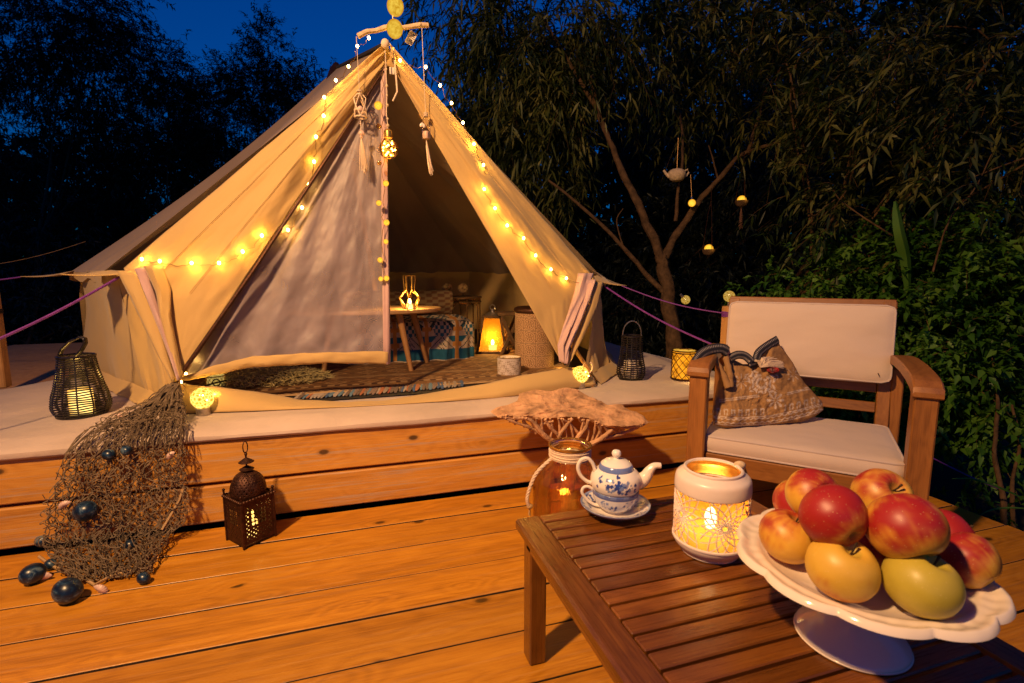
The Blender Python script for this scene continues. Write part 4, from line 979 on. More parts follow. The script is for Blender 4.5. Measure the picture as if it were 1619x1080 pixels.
b.build('rope_wrap', M['ropew'], t)
def twisted(b, pts, r, tw=40, n=3):
    P = [Vector(p) for p in pts]; m_ = 60; L = []
    for i in range(m_): 
        u = i/(m_-1)*(len(P)-1); a = min(int(u), len(P)-2); tt = u-a; p0, p1, p2, p3 = P[max(a-1, 0)], P[a], P[a+1], P[min(a+2, len(P)-1)]
        L.append(.5*((2*p1)+(-p0+p2)*tt+(2*p0-5*p1+4*p2-p3)*tt*tt+(-p0+3*p1-3*p2+p3)*tt**3))
    for k in range(n):
        Q = []
        for i, p in enumerate(L):
            d = (L[min(i+1, m_-1)]-L[max(i-1, 0)]).normalized(); s_ = d.cross(Vector((0, 1, .3))).normalized(); q = d.cross(s_); a = i*tw/m_+2*math.pi*k/n
            Q.append(p+(s_*math.cos(a)+q*math.sin(a))*r*.6)
        b.tube(Q, r*.62, 5)
b = MB(); U = Vector(RT)
A1 = -U*rm*.95+Vector((0, -.02, top*.90)); A2 = -U*r_*1.02+Vector((0, -.03, top*.72)); A3 = -U*r_*1.24+Vector((0, -.03, top*.48)); A4 = -U*r_*1.14+Vector((0, -.02, top*.36)); A5 = -U*r_*.9+Vector((0, .09, top*.45)); A6 = U*rm*.3+Vector((0, rm, top*.9))
twisted(b, [A1, A2, A3, A4], .005); b.sph(A1+Vector((0, -.004, 0)), .009, 8); b.build('rope_handle', M['ropew'], t)
b = MB(); b.sph(A4+Vector((0, 0, .004)), .010, 9, (1.1, 1, .8)); tassel(b, A4, .026, .007, 14, 9); b.build('rope_knot', M['rope'], t)
# candle glow inside the jar bottom
b = MB(); b.lathe([(0, .008), (.026, .008), (.026, .040), (0, .040)], 18); b.build('candle', M['wax'], t); point_light('candle_glow', (.015, -.0, .055), .5, (1, .58, .12), .012, t)

# ------------------------------------------------------------------ coffee table
TZ = .300; tx0, tx1, ty1 = .318, .873, .988; ty0 = .10
t = thing('coffee_table', 'low dark acacia coffee table with slatted top in the foreground', 'table', ((tx0+tx1)/2, (ty0+ty1)/2, 0)); T0 = Vector(t.location)
def tp(x0, x1, y0, y1, z0, z1, nm, mat, bev=.003):
    c_ = Vector(((x0+x1)/2, (y0+y1)/2, (z0+z1)/2)); b = MB(); b.box((0, 0, 0), (x1-x0, y1-y0, z1-z0), bev=bev); o = b.build(nm, mat, t, smooth=False); o.location = c_-T0; return o
RW = .054; th = .024
tp(tx0, tx0+RW, ty0, ty1, TZ-th, TZ, 'top_rail', M['acaciaY'], .005); tp(tx1-RW, tx1, ty0, ty1, TZ-th, TZ, 'top_rail', M['acaciaY'], .005)
pitch = .0355; y = ty1-.0005; k = 0
while y-pitch > ty0:
    j = random.Random(k+50); tp(tx0+RW+.0008, tx1-RW-.0008, y-pitch+.0055, y, TZ-.016-.002*j.random(), TZ-.0012-.0012*j.random(), 'slat', M['acaciaX'], .002); y -= pitch; k += 1
tp(tx0+.045, tx1-.045, ty1-.032, ty1-.014, TZ-.070, TZ-.020, 'apron', M['acaciaX']); tp(tx0+.045, tx1-.045, ty0+.014, ty0+.032, TZ-.070, TZ-.020, 'apron', M['acaciaX'])
tp(tx0+.012, tx0+.030, ty0+.05, ty1-.04, TZ-.050, TZ-th-.001, 'apron', M['acaciaY']); tp(tx1-.030, tx1-.012, ty0+.05, ty1-.04, TZ-.050, TZ-th-.001, 'apron', M['acaciaY'])
tp(.585, .61, ty0+.03, ty1-.03, TZ-.034, TZ-.020, 'centre_batten', M['acaciaY'])
for lx in (tx0+.012, tx1-.012-.036):
    for ly in (ty0+.012, ty1-.030-.036): tp(lx, lx+.036, ly, ly+.042, 0, TZ-th-.0005, 'leg', M['acaciaZ'], .003)

# ------------------------------------------------------------------ tea-for-one set
pc = Vector(ZP(972, 811, TZ)); pc.z = TZ-.001
t = thing('saucer', 'white saucer with blue floral rim on the coffee table under the teacup', 'saucer', pc)
def florals(seed, nfl, W_, Hh, size=.006):
    r2 = random.Random(seed); L = []
    for _ in range(nfl):
        cx, cy = r2.uniform(0, W_), r2.uniform(0, Hh)
        for k in range(r2.randint(5, 8)):
            a = r2.uniform(0, 6.28); q = r2.uniform(.4, 1.6)*size; L.append((cx+q*math.cos(a), cy+q*math.sin(a), r2.uniform(.22, .5)*size, r2.random() < .55))
    return L
BLUE = np.array((.030, .055, .26)); LBL = np.array((.16, .22, .46)); WHT = np.array((.80, .74, .68))
def paint(u, v, L, base):
    c_ = base.copy()
    for x, y, r, dk in L:
        d = (u-x)**2+(v-y)**2
        if d < r*r: c_ = BLUE if dk else LBL
    return c_
def lathe_painted(prof, n, colf, name, parent, sub=6, loc=(0, 0, 0)):
    P = lathe_smooth(prof, sub); b = MB(); b.lathe(P, n); cols = [colf(2*math.pi*k/n, r, z) for (r, z) in P for k in range(n)]
    o = b.build(name, M['vprint'], parent, color=cols, angle=60); o.location = loc; return o
Lf = florals(5, 34, 2*math.pi*.055, .02, .0065)
def csa(a, r, z):
    if r > .070: return LBL*.9+.1
    if r > .042: return paint(a*.055, (r-.045), Lf, WHT*np.array((.92, .93, 1.0)))
    return WHT
lathe_painted([(0, .003), (.026, .0), (.030, .002), (.030, .004), (.050, .010), (.068, .0185), (.0735, .0235), (.0745, .0255), (.073, .0255), (.064, .0205), (.048, .0135), (.028, .0090), (.010, .0085), (0, .0085)], 150, csa, 'dish', t)
t = thing('teacup', 'blue and white floral teacup on the saucer, carrying the teapot', 'cup', pc+Vector((0, 0, .0090)))
Lc = florals(8, 16, 2*math.pi*.044, .028, .0065)
def cca(a, r, z):
    if z > .043: return BLUE*.6+LBL*.5 if (int(a*44) % 2) else LBL
    if z > .039: return BLUE+.05
    if .010 < z < .036: return paint(a*.044, z-.008, Lc, WHT*np.array((.88, .90, .98)))
    return WHT
lathe_painted([(0, .001), (.022, 0), (.024, .001), (.023, .004), (.035, .010), (.045, .024), (.0490, .040), (.050, .048), (.0485, .048), (.046, .040), (.036, .022), (.015, .008), (0, .007)], 150, cca, 'cup_body', t)
hd = -Vector(RT); b = MB(); hp = [(0.045, .043), (.058, .052), (.069, .050), (.072, .038), (.060, .022), (.046, .012), (.036, .010)]
b.tube([hd*x+Vector((0, 0, z)) for x, z in lathe_smooth(hp, 4)], .0033, 8); b.build('handle', M['porcelain'], t)
t = thing('teapot', 'small white teapot with blue flowers and knobbed lid, sitting on the teacup', 'teapot', pc+Vector((0, 0, .0565)))
Lt = []; r3 = random.Random(4); front = math.atan2(-FW[1], -FW[0])
for _ in range(64):
    a = front+r3.gauss(0, .40)-.12; z = .024+r3.gauss(0, .009); Lt.append((a*.05, z, r3.uniform(.0014, .0038), r3.random() < .5))
def cta(a, r, z):
    best = WHT
    for aa in (a, a-2*math.pi, a+2*math.pi):
        if abs(aa-front) < 1.3: best = paint(aa*.05, z, Lt, best)
    return best
lathe_painted([(0, .001), (.042, 0), (.048, .002), (.0525, .010), (.0545, .020), (.052, .032), (.045, .041), (.037, .0465), (.030, .049), (0, .049)], 170, cta, 'pot_body', t)
def cla(a, r, z):
    if r > .0325 and z < .012: return LBL*.8+BLUE*.3
    if r > .028 and z < .012 and math.sin(a*26) > .1: return LBL
    return WHT
lathe_painted([(.037, .0), (.037, .003), (.034, .010), (.026, .017), (.014, .021), (.006, .0225), (.005, .025), (.0085, .029), (.0100, .034), (.0075, .040), (0, .0425)], 110, cla, 'lid', t, loc=(0, 0, .0455))
b = MB(); hp = [(.044, .036), (.050, .056), (.062, .068), (.076, .064), (.082, .048), (.076, .030), (.064, .018), (.052, .013)]
P = lathe_smooth(hp, 4); b.tube([hd*x+Vector((0, 0, z)) for x, z in P], [.0042]*len(P), 9); b.build('handle', M['porcelain'], t)
b = MB(); sp = [(.036, .018), (.053, .018), (.064, .027), (.072, .041), (.082, .051), (.096, .052)]; P = lathe_smooth(sp, 5)
b.tube([-hd*x+Vector((0, 0, z)) for x, z in P], [.017-.011*sm(i/(len(P)-1)) for i in range(len(P))], 12, cap=False); b.build('spout', M['porcelain'], t, solid=-.001)

# ------------------------------------------------------------------ white pierced candle lantern
o0 = Vector(ZP(1121, 868, TZ)); o0.z = TZ; dd = float((o0-Vector(O_)) @ Vector(FW)); Rl = 57.0/815*dd*.965; Ht = YP(1121, 742, o0.y)[2]-TZ; print('lantern', o0, dd, Rl, Ht)
t = thing('pierced_lantern', 'white metal lantern with pierced rosette walls and glowing candle, between teapot and cake stand', 'lantern', o0)
z0, z1 = Ht*.17, Ht*.765
b = MB(); P = lathe_smooth([(0, .002), (Rl*.70, .0), (Rl*.80, .005), (Rl*.95, z0*.62), (Rl*1.0, z0*.92), (Rl*.995, z0)], 5)
b.lathe(P, 64, caps=False); b.tube([(Rl*1.002*math.cos(a), Rl*1.002*math.sin(a), z0) for a in np.linspace(0, 2*math.pi, 65)[:-1]], .0016, 6, closed=True); b.build('base_bowl', M['cream'], t, solid=.0012, off=1)
b = MB(); P = lathe_smooth([(Rl*.995, z1), (Rl*1.01, z1+.001), (Rl*1.005, z1+.012), (Rl*.97, z1+.024), (Rl*.86, Ht*.955), (Rl*.765, Ht*.985), (Rl*.75, Ht)], 5); b.lathe(P, 64, caps=False)
b.tube([(Rl*.755*math.cos(a), Rl*.755*math.sin(a), Ht) for a in np.linspace(0, 2*math.pi, 65)[:-1]], .0019, 6, closed=True); b.build('shoulder', M['cream'], t, solid=.0012, off=1)
b = MB(); b.lathe(lathe_smooth([(Rl*.74, Ht-.001), (Rl*.85, Ht*.95), (Rl*.955, z1+.022), (Rl*.975, z1+.004)], 4), 48, caps=False); b.build('gold_lining', M['gold'], t)
# rosette lattice: two families of spirals round each rosette centre, as thin metal strips
b = MB(); NRS = 5; Wd = 2*math.pi*Rl/NRS; Hc = z1-z0; NSP = 15
for c in range(NRS):
    sc0 = (c+.5)*Wd; zc = z0+Hc*(.50 if c % 2 else .56)
    for k in range(NSP):
        for sg in (1, -1):
            pts = []; a0 = 2*math.pi*k/NSP
            for i in range(32):
                r = .0070*math.exp(i*.083); a = a0+sg*.034*i*1.5; s_, z = r*math.cos(a), zc+r*math.sin(a)
                if abs(s_) > Wd/2 or z < z0-.001 or z > z1+.001:
                    break
                th_ = (sc0+s_)/Rl; pts.append((Rl*math.cos(th_), Rl*math.sin(th_), z))
            if len(pts) > 2: b.tube(pts, .0013, 4, cap=False)
    b.tube([(Rl*math.cos((sc0+.0055*math.cos(a))/Rl), Rl*math.sin((sc0+.0055*math.cos(a))/Rl), zc+.0055*math.sin(a)) for a in np.linspace(0, 6.28, 14)], .0011, 4)
b.build('rosette_lattice', M['cream'], t, smooth=False)
M['ballbig'].node_tree.nodes['Emission'].inputs[1].default_value = .95
m, n, bs_, out = newmat('lit_gold_inside'); M['litgold'] = m; v_, _s = coords(n, (1, 1, 1), rnd=False)
bs_.inputs['Base Color'].default_value = (.75, .42, .10, 1); bs_.inputs['Roughness'].default_value = .6
b = MB(); b.lathe([(Rl*.93, z0), (Rl*.93, z1)], 40, caps=False)
# added translucent amber sleeve that spreads the candle glow behind the lattice
tt = N(n, 'ShaderNodeBsdfTranslucent'); tt.inputs[0].default_value = (.95, .42, .05, 1); tr2 = N(n, 'ShaderNodeBsdfTransparent'); mx = N(n, 'ShaderNodeMixShader'); mx.inputs[0].default_value = .16
n.links.new(tt.outputs[0], mx.inputs[1]); n.links.new(tr2.outputs[0], mx.inputs[2]); n.links.new(mx.outputs[0], out.inputs[0]); b.build('glow_sleeve', m, t)
b = MB(); b.lathe([(0, .006), (.026, .006), (.026, .044), (.023, .047), (0, .045)], 24); b.build('candle', emis('lantern_wax', (1, .55, .10), 1.5), t)
b = MB(); b.sph((-.004, -.004, .064), .014, 16, (.75, .75, 1.6)); b.build('flame', emis('big_flame', (1, .80, .40), 25), t)
point_light('candle_glow', (0, 0, .080), .34, (1, .60, .15), .012, t)
b = MB(); q = Vector((RT[0], RT[1], 0))*Rl+Vector((0.0, .02, 0)); twisted(b, [q*.97+Vector((0, 0, Ht*.985)), q*1.10+Vector((0, 0, Ht*.93)), q*1.2+Vector((0, .0, Ht*.82)), q*1.16+Vector((0, 0, Ht*.7))], .004); b.build('handle', M['gold'], t)
b = MB(); b.sph(q*.97+Vector((-.002, 0, Ht*1.0)), .0095, 12, (1.3, 1, .8)); b.build('handle_knob', M['stick'], t)

# ------------------------------------------------------------------ cake stand
o0 = Vector((.668, .500, TZ)); t = thing('cake_stand', 'white scalloped porcelain cake stand holding apples, at the right front of the table', 'cake stand', o0)
b = MB(); b.lathe(lathe_smooth([(0, .001), (.066, 0), (.0705, .002), (.0700, .006), (.062, .013), (.044, .028), (.026, .050), (.019, .075), (.020, .092), (.034, .100), (0, .101)], 6), 64); b.build('foot', M['porcelain'], t)
b = MB(); RR = .160
def lob(a):
    k_ = abs(math.sin(a*5+.4)); return 1+.060*(k_**.7)-.055
def pf(u, v):
    a = u*2*math.pi; L = lob(a)
    # v 0..0.5 top surface centre->rim, .5..1 underside rim->centre
    if v < .5:
        t_ = v*2; r = t_*RR*(1+(L-1)*sm((t_-.80)/.20)); z = .106+.016*sm((t_-.52)/.48)
        if t_ > .76: z += .0016*math.sin((t_-.76)/.24*math.pi*3)+.0004*math.sin(a*40)*math.sin((t_-.76)/.24*math.pi)*abs(math.sin(a*5+.4))
    else:
        t_ = (1-v)*2; r = t_*RR*(1+(L-1)*sm((t_-.80)/.20)); z = .0985+.016*sm((t_-.52)/.48)
    return (r*math.cos(a), r*math.sin(a), z)
b.grid(pf, 300, 90); b.build('scalloped_plate', M['porcelain'], t, angle=80)
PT = TZ+.107
# ------------------------------------------------------------------ apples
def apple(name, label, x, y, z, r, red, tilt, seed, green=0, blush_dir=(0, 0, 1)):
    c_ = Vector(ZP(x, y, z)); t = thing('apple', label, 'apple', c_, 0, 'apples heaped on the cake stand'); t.rotation_euler = tilt
    b = MB(); n_, m_ = 64, 40; cols = []; Y1 = np.array((.70, .40, .05)); Y2 = np.array((.40, .37, .045)); RD = np.array((.33, .016, .014)); OR = np.array((.60, .14, .02))
    base = Y1*(1-green)+Y2*green; bd = Vector(blush_dir).normalized(); vs = []; fs = []
    for i in range(m_+1):
        th_ = math.pi*i/m_
        for k in range(n_):
            a = 2*math.pi*k/n_; q = 1+.035*math.cos(th_*1)-.02*math.cos(2*th_)+.018*math.cos(5*a)*sm((th_-1.9)/1.2)+.03*fbm(math.cos(a)*.8+seed, math.sin(a)*.8, math.cos(th_))
            rr_ = r*math.sin(th_)**.86*q if 0 < i < m_ else 0; z_ = r*.92*math.cos(th_)
            z_ -= r*.34*math.exp(-(rr_/(r*.26))**2) if th_ < 1.57 else -r*.20*math.exp(-(rr_/(r*.22))**2)
            vs.append((rr_*math.cos(a), rr_*math.sin(a), z_)); d = Vector((math.sin(th_)*math.cos(a), math.sin(th_)*math.sin(a), math.cos(th_)))
            f_ = d.dot(bd)*.75+.55*fbm(d.x*1.6+seed, d.y*1.6, d.z*1.6, 3)+(red-.5)*2.0+.22*fbm(math.cos(a)*9+seed, math.sin(a)*9, th_*1.1, 3)
            f_ = float(sm(f_*.8+.36)); c0 = base*(1-f_)+(OR*(1-f_)+RD*f_)*f_
            if rr_ < r*.28 and th_ < 1.5: c0 = c0*.6+np.array((.22, .22, .03))*.4
            if rr_ < r*.18 and th_ > 1.6: c0 = c0*.3+np.array((.12, .07, .02))*.7
            cols.append(c0)
    fs = [(i*n_+k, (i+1)*n_+k, (i+1)*n_+(k+1) % n_, i*n_+(k+1) % n_) for i in range(m_) for k in range(n_)]
    b.add(vs, fs); b.build('flesh', M['apple'], t, color=cols, angle=180)
    b = MB(); b.tube([(0, 0, r*.50), (.001, 0, r*.80), (.004, .001, r*1.02)], [.0014, .0012, .0018], 6); b.build('stem', M['barkd'], t)
ap = [('yellow orange apple lying leftmost on the cake stand', 1245, 848, .447, .0375, .36, (.25, .25, 0), 1, 0, (-.3, .4, .4)),
      ('peach yellow apple with stem up at the front rim of the cake stand', 1331, 898, .448, .0405, .30, (.35, -.15, .5), 2, .15, (.0, -.5, -.9)),
      ('greenish yellow apple nearest to the camera on the cake stand', 1457, 922, .448, .0400, .10, (.30, .15, .2), 3, .75, (1, .3, .2)),
      ('red and cream apple lying at the right end of the cake stand', 1528, 886, .446, .0355, .66, (-1.0, .5, .4), 4, .2, (-.6, .2, .7)),
      ('dark red apple wedged low in the middle of the heap', 1390, 866, .446, .0360, 1.05, (.9, .2, .1), 5, 0, (0, 0, 1)),
      ('deep red apple partly hidden behind the big orange one on the right', 1494, 848, .448, .0370, 1.05, (.5, .9, .1), 6, 0, (0, 0, 1)),
      ('orange apple half hidden at the far left of the heap', 1262, 795, .449, .0370, .62, (.6, -.5, .2), 7, 0, (-.5, 0, .6)),
      ('orange red apple at the top left back of the heap', 1284, 782, .498, .0365, .52, (1.0, -.5, .3), 8, 0, (.6, .3, .9)),
      ('dark crimson round apple on top of the heap, left of centre', 1317, 816, .507, .0395, 1.15, (-1.2, .3, .1), 9, 0, (0, 0, 1)),
      ('red and yellow apple at the top right back showing its stem hollow', 1394, 785, .500, .0385, .36, (.75, -.35, .2), 10, .2, (-.2, .9, .7)),
      ('largest orange red apple on top of the heap, above the greenish one', 1430, 833, .507, .0430, .52, (2.4, .15, .0), 11, 0, (-.6, .5, -.4))]
for i, a in enumerate(ap): apple('apple', a[0], *a[1:8], seed=a[7]*3.7, green=a[8], blush_dir=a[9]) if False else apple('apple', a[0], a[1], a[2], a[3], a[4], a[5], a[6], a[7]*3.7, a[8], a[9])

# ------------------------------------------------------------------ armchair
t = thing('armchair', 'teak armchair with cream cushions standing at the right end of the platform', 'armchair', (1.30, 1.197, 0), R(-47.1))
def cp(c_, d_, nm, ax, bev=.003, rot=None):
    b = MB(); b.box((0, 0, 0), d_, rot, bev); o = b.build(nm, M['chair'+ax], t, smooth=False); o.location = c_; return o
for s_ in (-1, 1):
    cp((s_*.288, -.045, .252), (.054, .062, .503), 'leg', 'Z', .004)
    cp((s_*.288, .43, .245), (.036, .050, .49), 'leg', 'Z', .004)
    # arched armrest
    b = MB(); prof = [(-.088, .506, .012), (-.084, .520, .030), (-.06, .533, .034), (-.02, .541, .033), (.05, .546, .030), (.15, .549, .028), (.28, .547, .028), (.38, .540, .028), (.455, .531, .028)]
    def f(u, v):
        i = v*(len(prof)-1); a = min(int(i), len(prof)-2); q = i-a; y_, zt, th_ = [prof[a][k]+(prof[a+1][k]-prof[a][k])*q for k in range(3)]
        w_ = .033; k_ = u*4
        P4 = [(-w_, zt-th_), (-w_, zt-.004), (-w_+.004, zt), (w_-.004, zt), (w_, zt-.004), (w_, zt-th_), (-w_, zt-th_)]
        return Vector((s_*.288+P4[int(round(u*6))][0], y_, P4[int(round(u*6))][1]))
    b.grid(f, 6, 32); n7 = 7; b.f.append(tuple(range(n7-1))); b.m.append(0); b.f.append(tuple(32*n7+k for k in range(n7-1))[::-1]); b.m.append(0)
    b.build('armrest', M['chairY'], t, angle=30)
    cp((s_*.288, .19, .20), (.022, .42, .060), 'side_rail', 'Y')
cp((0, -.038, .205), (.524, .026, .062), 'seat_rail', 'X'); cp((0, .40, .215), (.52, .022, .05), 'seat_rail', 'X')
for k in range(6): cp((0, .02+k*.068, .229), (.522, .052, .012), 'seat_slat', 'X', .002)
tilt = Matrix.Rotation(R(-9), 4, 'X')
def bk(z, dy=0): return .405+(z-.30)*.16+dy
for s_ in (-1, 1):
    b = MB(); b.beam((s_*.252, bk(.20), .20), (s_*.252, bk(.715), .715), .040, .030, (0, 1, 0), .003); b.build('back_post', M['chairZ'], t, smooth=False)
for z, h_ in ((.345, .036), (.415, .036), (.50, .036), (.57, .036), (.63, .036)): cp((0, bk(z), z), (.462, .018, h_), 'back_slat', 'X', .002, tilt)
cp((0, bk(.700), .700), (.54, .026, .044), 'top_rail', 'X', .003, tilt)
def cushion(name, w_, d_, h_, M4, seed, puff=.012, nu=40, nv=32):
    # boxed cushion: rounded box with domed faces and a seam cord round each face
    b = MB(); hx, hy, hz = w_/2, d_/2, h_/2
    def face(sx):
        def f(u, v):
            a, c = u*2-1, v*2-1; ra = .022
            x = a*hx; y = c*hy; ex = max(0, abs(a)*hx-(hx-ra))/ra; ey = max(0, abs(c)*hy-(hy-ra))/ra; e = min(1, math.hypot(ex, ey))
            if ex > 0 and ey > 0 and math.hypot(ex, ey) > 1: q = math.hypot(ex, ey); x = math.copysign(hx-ra+ra*ex/q, a); y = math.copysign(hy-ra+ra*ey/q, c)
            z = hz+puff*(1-a**4)*(1-c**4)+.004*fbm(a*1.5+seed, c*1.5, sx)*(1-e) - .004*e*e; z += .0025*fbm(a*5+seed, c*5, 3)*max(abs(a), abs(c))**4
            return M4 @ Vector((x, y, sx*z))
        return f
    b.grid(face(1), nu, nv); b.grid(face(-1), nu, nv)
    # side band
    def edge(s_, k=120):
        pts = []
        for i in range(k):
            a = i/k*2*math.pi; ca, sa = math.cos(a), math.sin(a); q = 1/max(abs(ca), abs(sa)); a_, c_ = ca*q, sa*q
            ra = .022; x, y = a_*hx, c_*hy; ex = max(0, abs(x)-(hx-ra))/ra; ey = max(0, abs(y)-(hy-ra))/ra
            if ex > 0 and ey > 0 and math.hypot(ex, ey) > 1: g_ = math.hypot(ex, ey); x = math.copysign(hx-ra+ra*ex/g_, x); y = math.copysign(hy-ra+ra*ey/g_, y)
            pts.append(Vector((x, y, s_*(hz-.004))))
        return pts
    e1, e0 = edge(1), edge(-1); k = len(e1)
    def sf(u, v):
        i = int(round(u*k)) % k; p = e0[i].lerp(e1[i], v); o_ = Vector((p.x/hx, p.y/hy, 0)); o_ = o_.normalized() if o_.length else o_
        return M4 @ (p+o_*(.006*math.sin(math.pi*v)+.003*fbm(p.x*6, p.y*6, seed)*math.sin(math.pi*v)))
    b.grid(sf, k, 6); o = b.build(name, M['cushion'], t, angle=50)
    for pts in (e1, e0):
        b = MB(); b.tube([M4 @ (p+Vector((0, 0, 0))) for p in pts], .0032, 6, closed=True); b.build('piping', M['piping'], o)
    return o
cushion('seat_cushion', .532, .42, .056, Matrix.Translation((0, .165, .2655)), 1, .007)
bc = Matrix.Translation((0, bk(.565, -.052), .572)) @ Matrix.Rotation(R(90-9), 4, 'X')
bcu = cushion('back_cushion', .522, .262, .058, bc, 5, .014)
b = MB(); b.tube([bc @ Vector((.222, -.100, .045)), bc @ Vector((.226, -.108, .0425))], .0016, 5); b.build('thread_mark', M['rust'], bcu)

# ------------------------------------------------------------------ burlap bag on the chair
bagt = thing('bag', 'burlap bag with white folk embroidery slumped on the armchair seat', 'bag', ZP(1205, 662, .302)); B0 = Vector(bagt.location)
BO = [(1128, 672), (1126, 650), (1131, 622), (1137, 596), (1143, 576), (1150, 566), (1163, 570), (1175, 576), (1190, 575), (1203, 562), (1213, 549), (1222, 538), (1229, 540), (1242, 557), (1254, 574), (1262, 590), (1272, 605), (1286, 620), (1300, 636), (1302, 648), (1288, 659), (1268, 667), (1230, 671), (1180, 674), (1150, 677)]
def bagd(x, y): return 1.735+(x-1135)/165*.06+.085*(672-y)/130
def seg_d(x, y, x0, y0, x1, y1):
    dx, dy = x1-x0, y1-y0; t_ = max(0, min(1, ((x-x0)*dx+(y-y0)*dy)/(dx*dx+dy*dy))); return math.hypot(x-x0-t_*dx, y-y0-t_*dy), t_
def bandy(x): return float(np.interp(x, [1132, 1165, 1215, 1255, 1303], [661, 664, 661, 653, 640]))
def bagcol(x, y):
    tan = np.array((.40, .22, .095)); whi = np.array((.66, .52, .43)); y_ = y-bandy(x)
    if abs(y_+3) < .8 or abs(y_-9.5) < .8: return whi
    if abs(y_+.2-1.0*math.sin(x*.7)) < 1.0 or abs(y_-6+1.0*math.sin(x*.7)) < 1.0: return whi
    if -16 < y_ < -5.5 and not 1214 < x < 1240:
        q = (x-1133) % 11.5
        if q < 6.5 and (y_ < -13.6 or q < 1.6 or q > 4.9 or (y_ > -9 and q > 3.6)): return whi*.92
    for (x0, y0, x1, y1) in ((1138, 635, 1200, 627), (1138, 632, 1199, 624.5), (1245, 624, 1290, 612), (1245, 621.5, 1289, 610)):
        if seg_d(x, y, x0, y0, x1, y1)[0] < .75: return whi
    for cx, cy, r_, n_, w_ in ((1226, 633, 14, 8, .5), (1172, 603, 12, 8, .3), (1254, 592, 11, 8, .3), (1268, 586, 9, 8, .3)):
        d = math.hypot(x-cx, y-cy); a = math.atan2(y-cy, x-cx)
        if 2 < d < r_*(.55+.45*abs(math.cos(a*n_/2))) and abs(math.sin(a*n_/2)) < w_+.3*math.sin(d*1.2)**2*(w_ > .4): return whi*.95
    # large leaf star in the centre
    for a0, L, q in ((-2.7, 30, 8), (-2.2, 25, 7), (2.6, 24, 6), (1.3, 20, 5), (.5, 28, 7), (-.4, 30, 7), (2.0, 18, 6)):
        dx, dy = x-1204, y-606; u = dx*math.cos(a0)+dy*math.sin(a0); v = -dx*math.sin(a0)+dy*math.cos(a0)
        if 3 < u < L and abs(v) < q*math.sin(math.pi*u/L)**.7 and abs(v) > .8 and (math.sin(u*.9+abs(v)*.6) > -.55): return whi
    if seg_d(x, y, 1210, 612, 1222, 628)[0] < .8: return whi
    return tan
def lens(outl, cxy, dfun, th, colf=None, nu=220, nv=120, bulge=1.0, seed=0, rough=.0):
    OL = np.array(outl+[outl[0]], float); sg = np.r_[0, np.cumsum(np.hypot(*np.diff(OL, axis=0).T))]; b = MB(); cols = []
    def f(u, v):
        s_ = u*sg[-1]; x = np.interp(s_, sg, OL[:, 0]); y = np.interp(s_, sg, OL[:, 1]); vv = min(v, 1-v)*2
        px = cxy[0]+(x-cxy[0])*vv; py = cxy[1]+(y-cxy[1])*vv
        q = th*math.sqrt(max(0, 1-vv**2.6))*bulge; d = dfun(px, py)
        wr = .006*fbm(px*.035+seed, py*.035, 1, 3)+.0025*fbm(px*.12+seed, py*.12, 1)
        cols.append(colf(px, py) if (colf and v < .5) else (.38, .21, .09)); return Vector(DP(px, py, d-q+wr*2 if v < .5 else d+q*.6))
    b.grid(f, nu, nv); return b, cols
m, n, bs_, out = newmat('burlap'); at = N(n, 'ShaderNodeAttribute', attribute_name='Col'); v_, _s = coords(n, (1, 1, 1), rnd=False)
wa = noi(n, v_, 420, 2, .5); c_ = mix(n, mathn(n, 'MULTIPLY', wa, .55), at.outputs[0], (.10, .05, .02)); n.links.new(c_, bs_.inputs['Base Color']); bs_.inputs['Roughness'].default_value = .95
bs_.inputs['Specular IOR Level'].default_value = .1; bump(n, bs_, mathn(n, 'ADD', mathn(n, 'MULTIPLY', wa, .25), noi(n, v_, 22, 4)), .5, .005); M['burlap'] = m
b, cols = lens(BO, (1200, 630), bagd, .045, bagcol, 260, 170, 1, 3)
b.build('bag_body', M['burlap'], bagt, origin=B0, color=cols)
def bagpt(x, y, off=0.): return Vector(DP(x, y, bagd(x, y)-off))
# knotted ears at the left corner
for pts, r_ in (([(1152, 612), (1144, 594), (1134, 575), (1126, 560)], [.022, .020, .018, .020]), ([(1154, 612), (1154, 592), (1150, 575), (1145, 558), (1141, 551)], [.022, .020, .019, .018, .010])):
    P = [bagpt(x, y, .055) for x, y in pts]; Q = []
    for i in range(len(P)-1):
        for j in range(4): Q.append(P[i].lerp(P[i+1], j/4))
    Q.append(P[-1]); rr_ = np.interp(np.linspace(0, 1, len(Q)), np.linspace(0, 1, len(P)), r_)*.55
    b = MB(); b.tube(Q, [q*(1+.12*math.sin(i*2.1)) for i, q in enumerate(rr_)], 12)
    for i, p in enumerate(b.v): b.v[i] = tuple(Vector(p)+Vector((.004, .004, .003))*fbm(p[0]*60, p[1]*60, p[2]*60))
    b.build('knotted_ear', M['burlap'], bagt, origin=B0, color=[(.38, .21, .09)]*len(b.v))
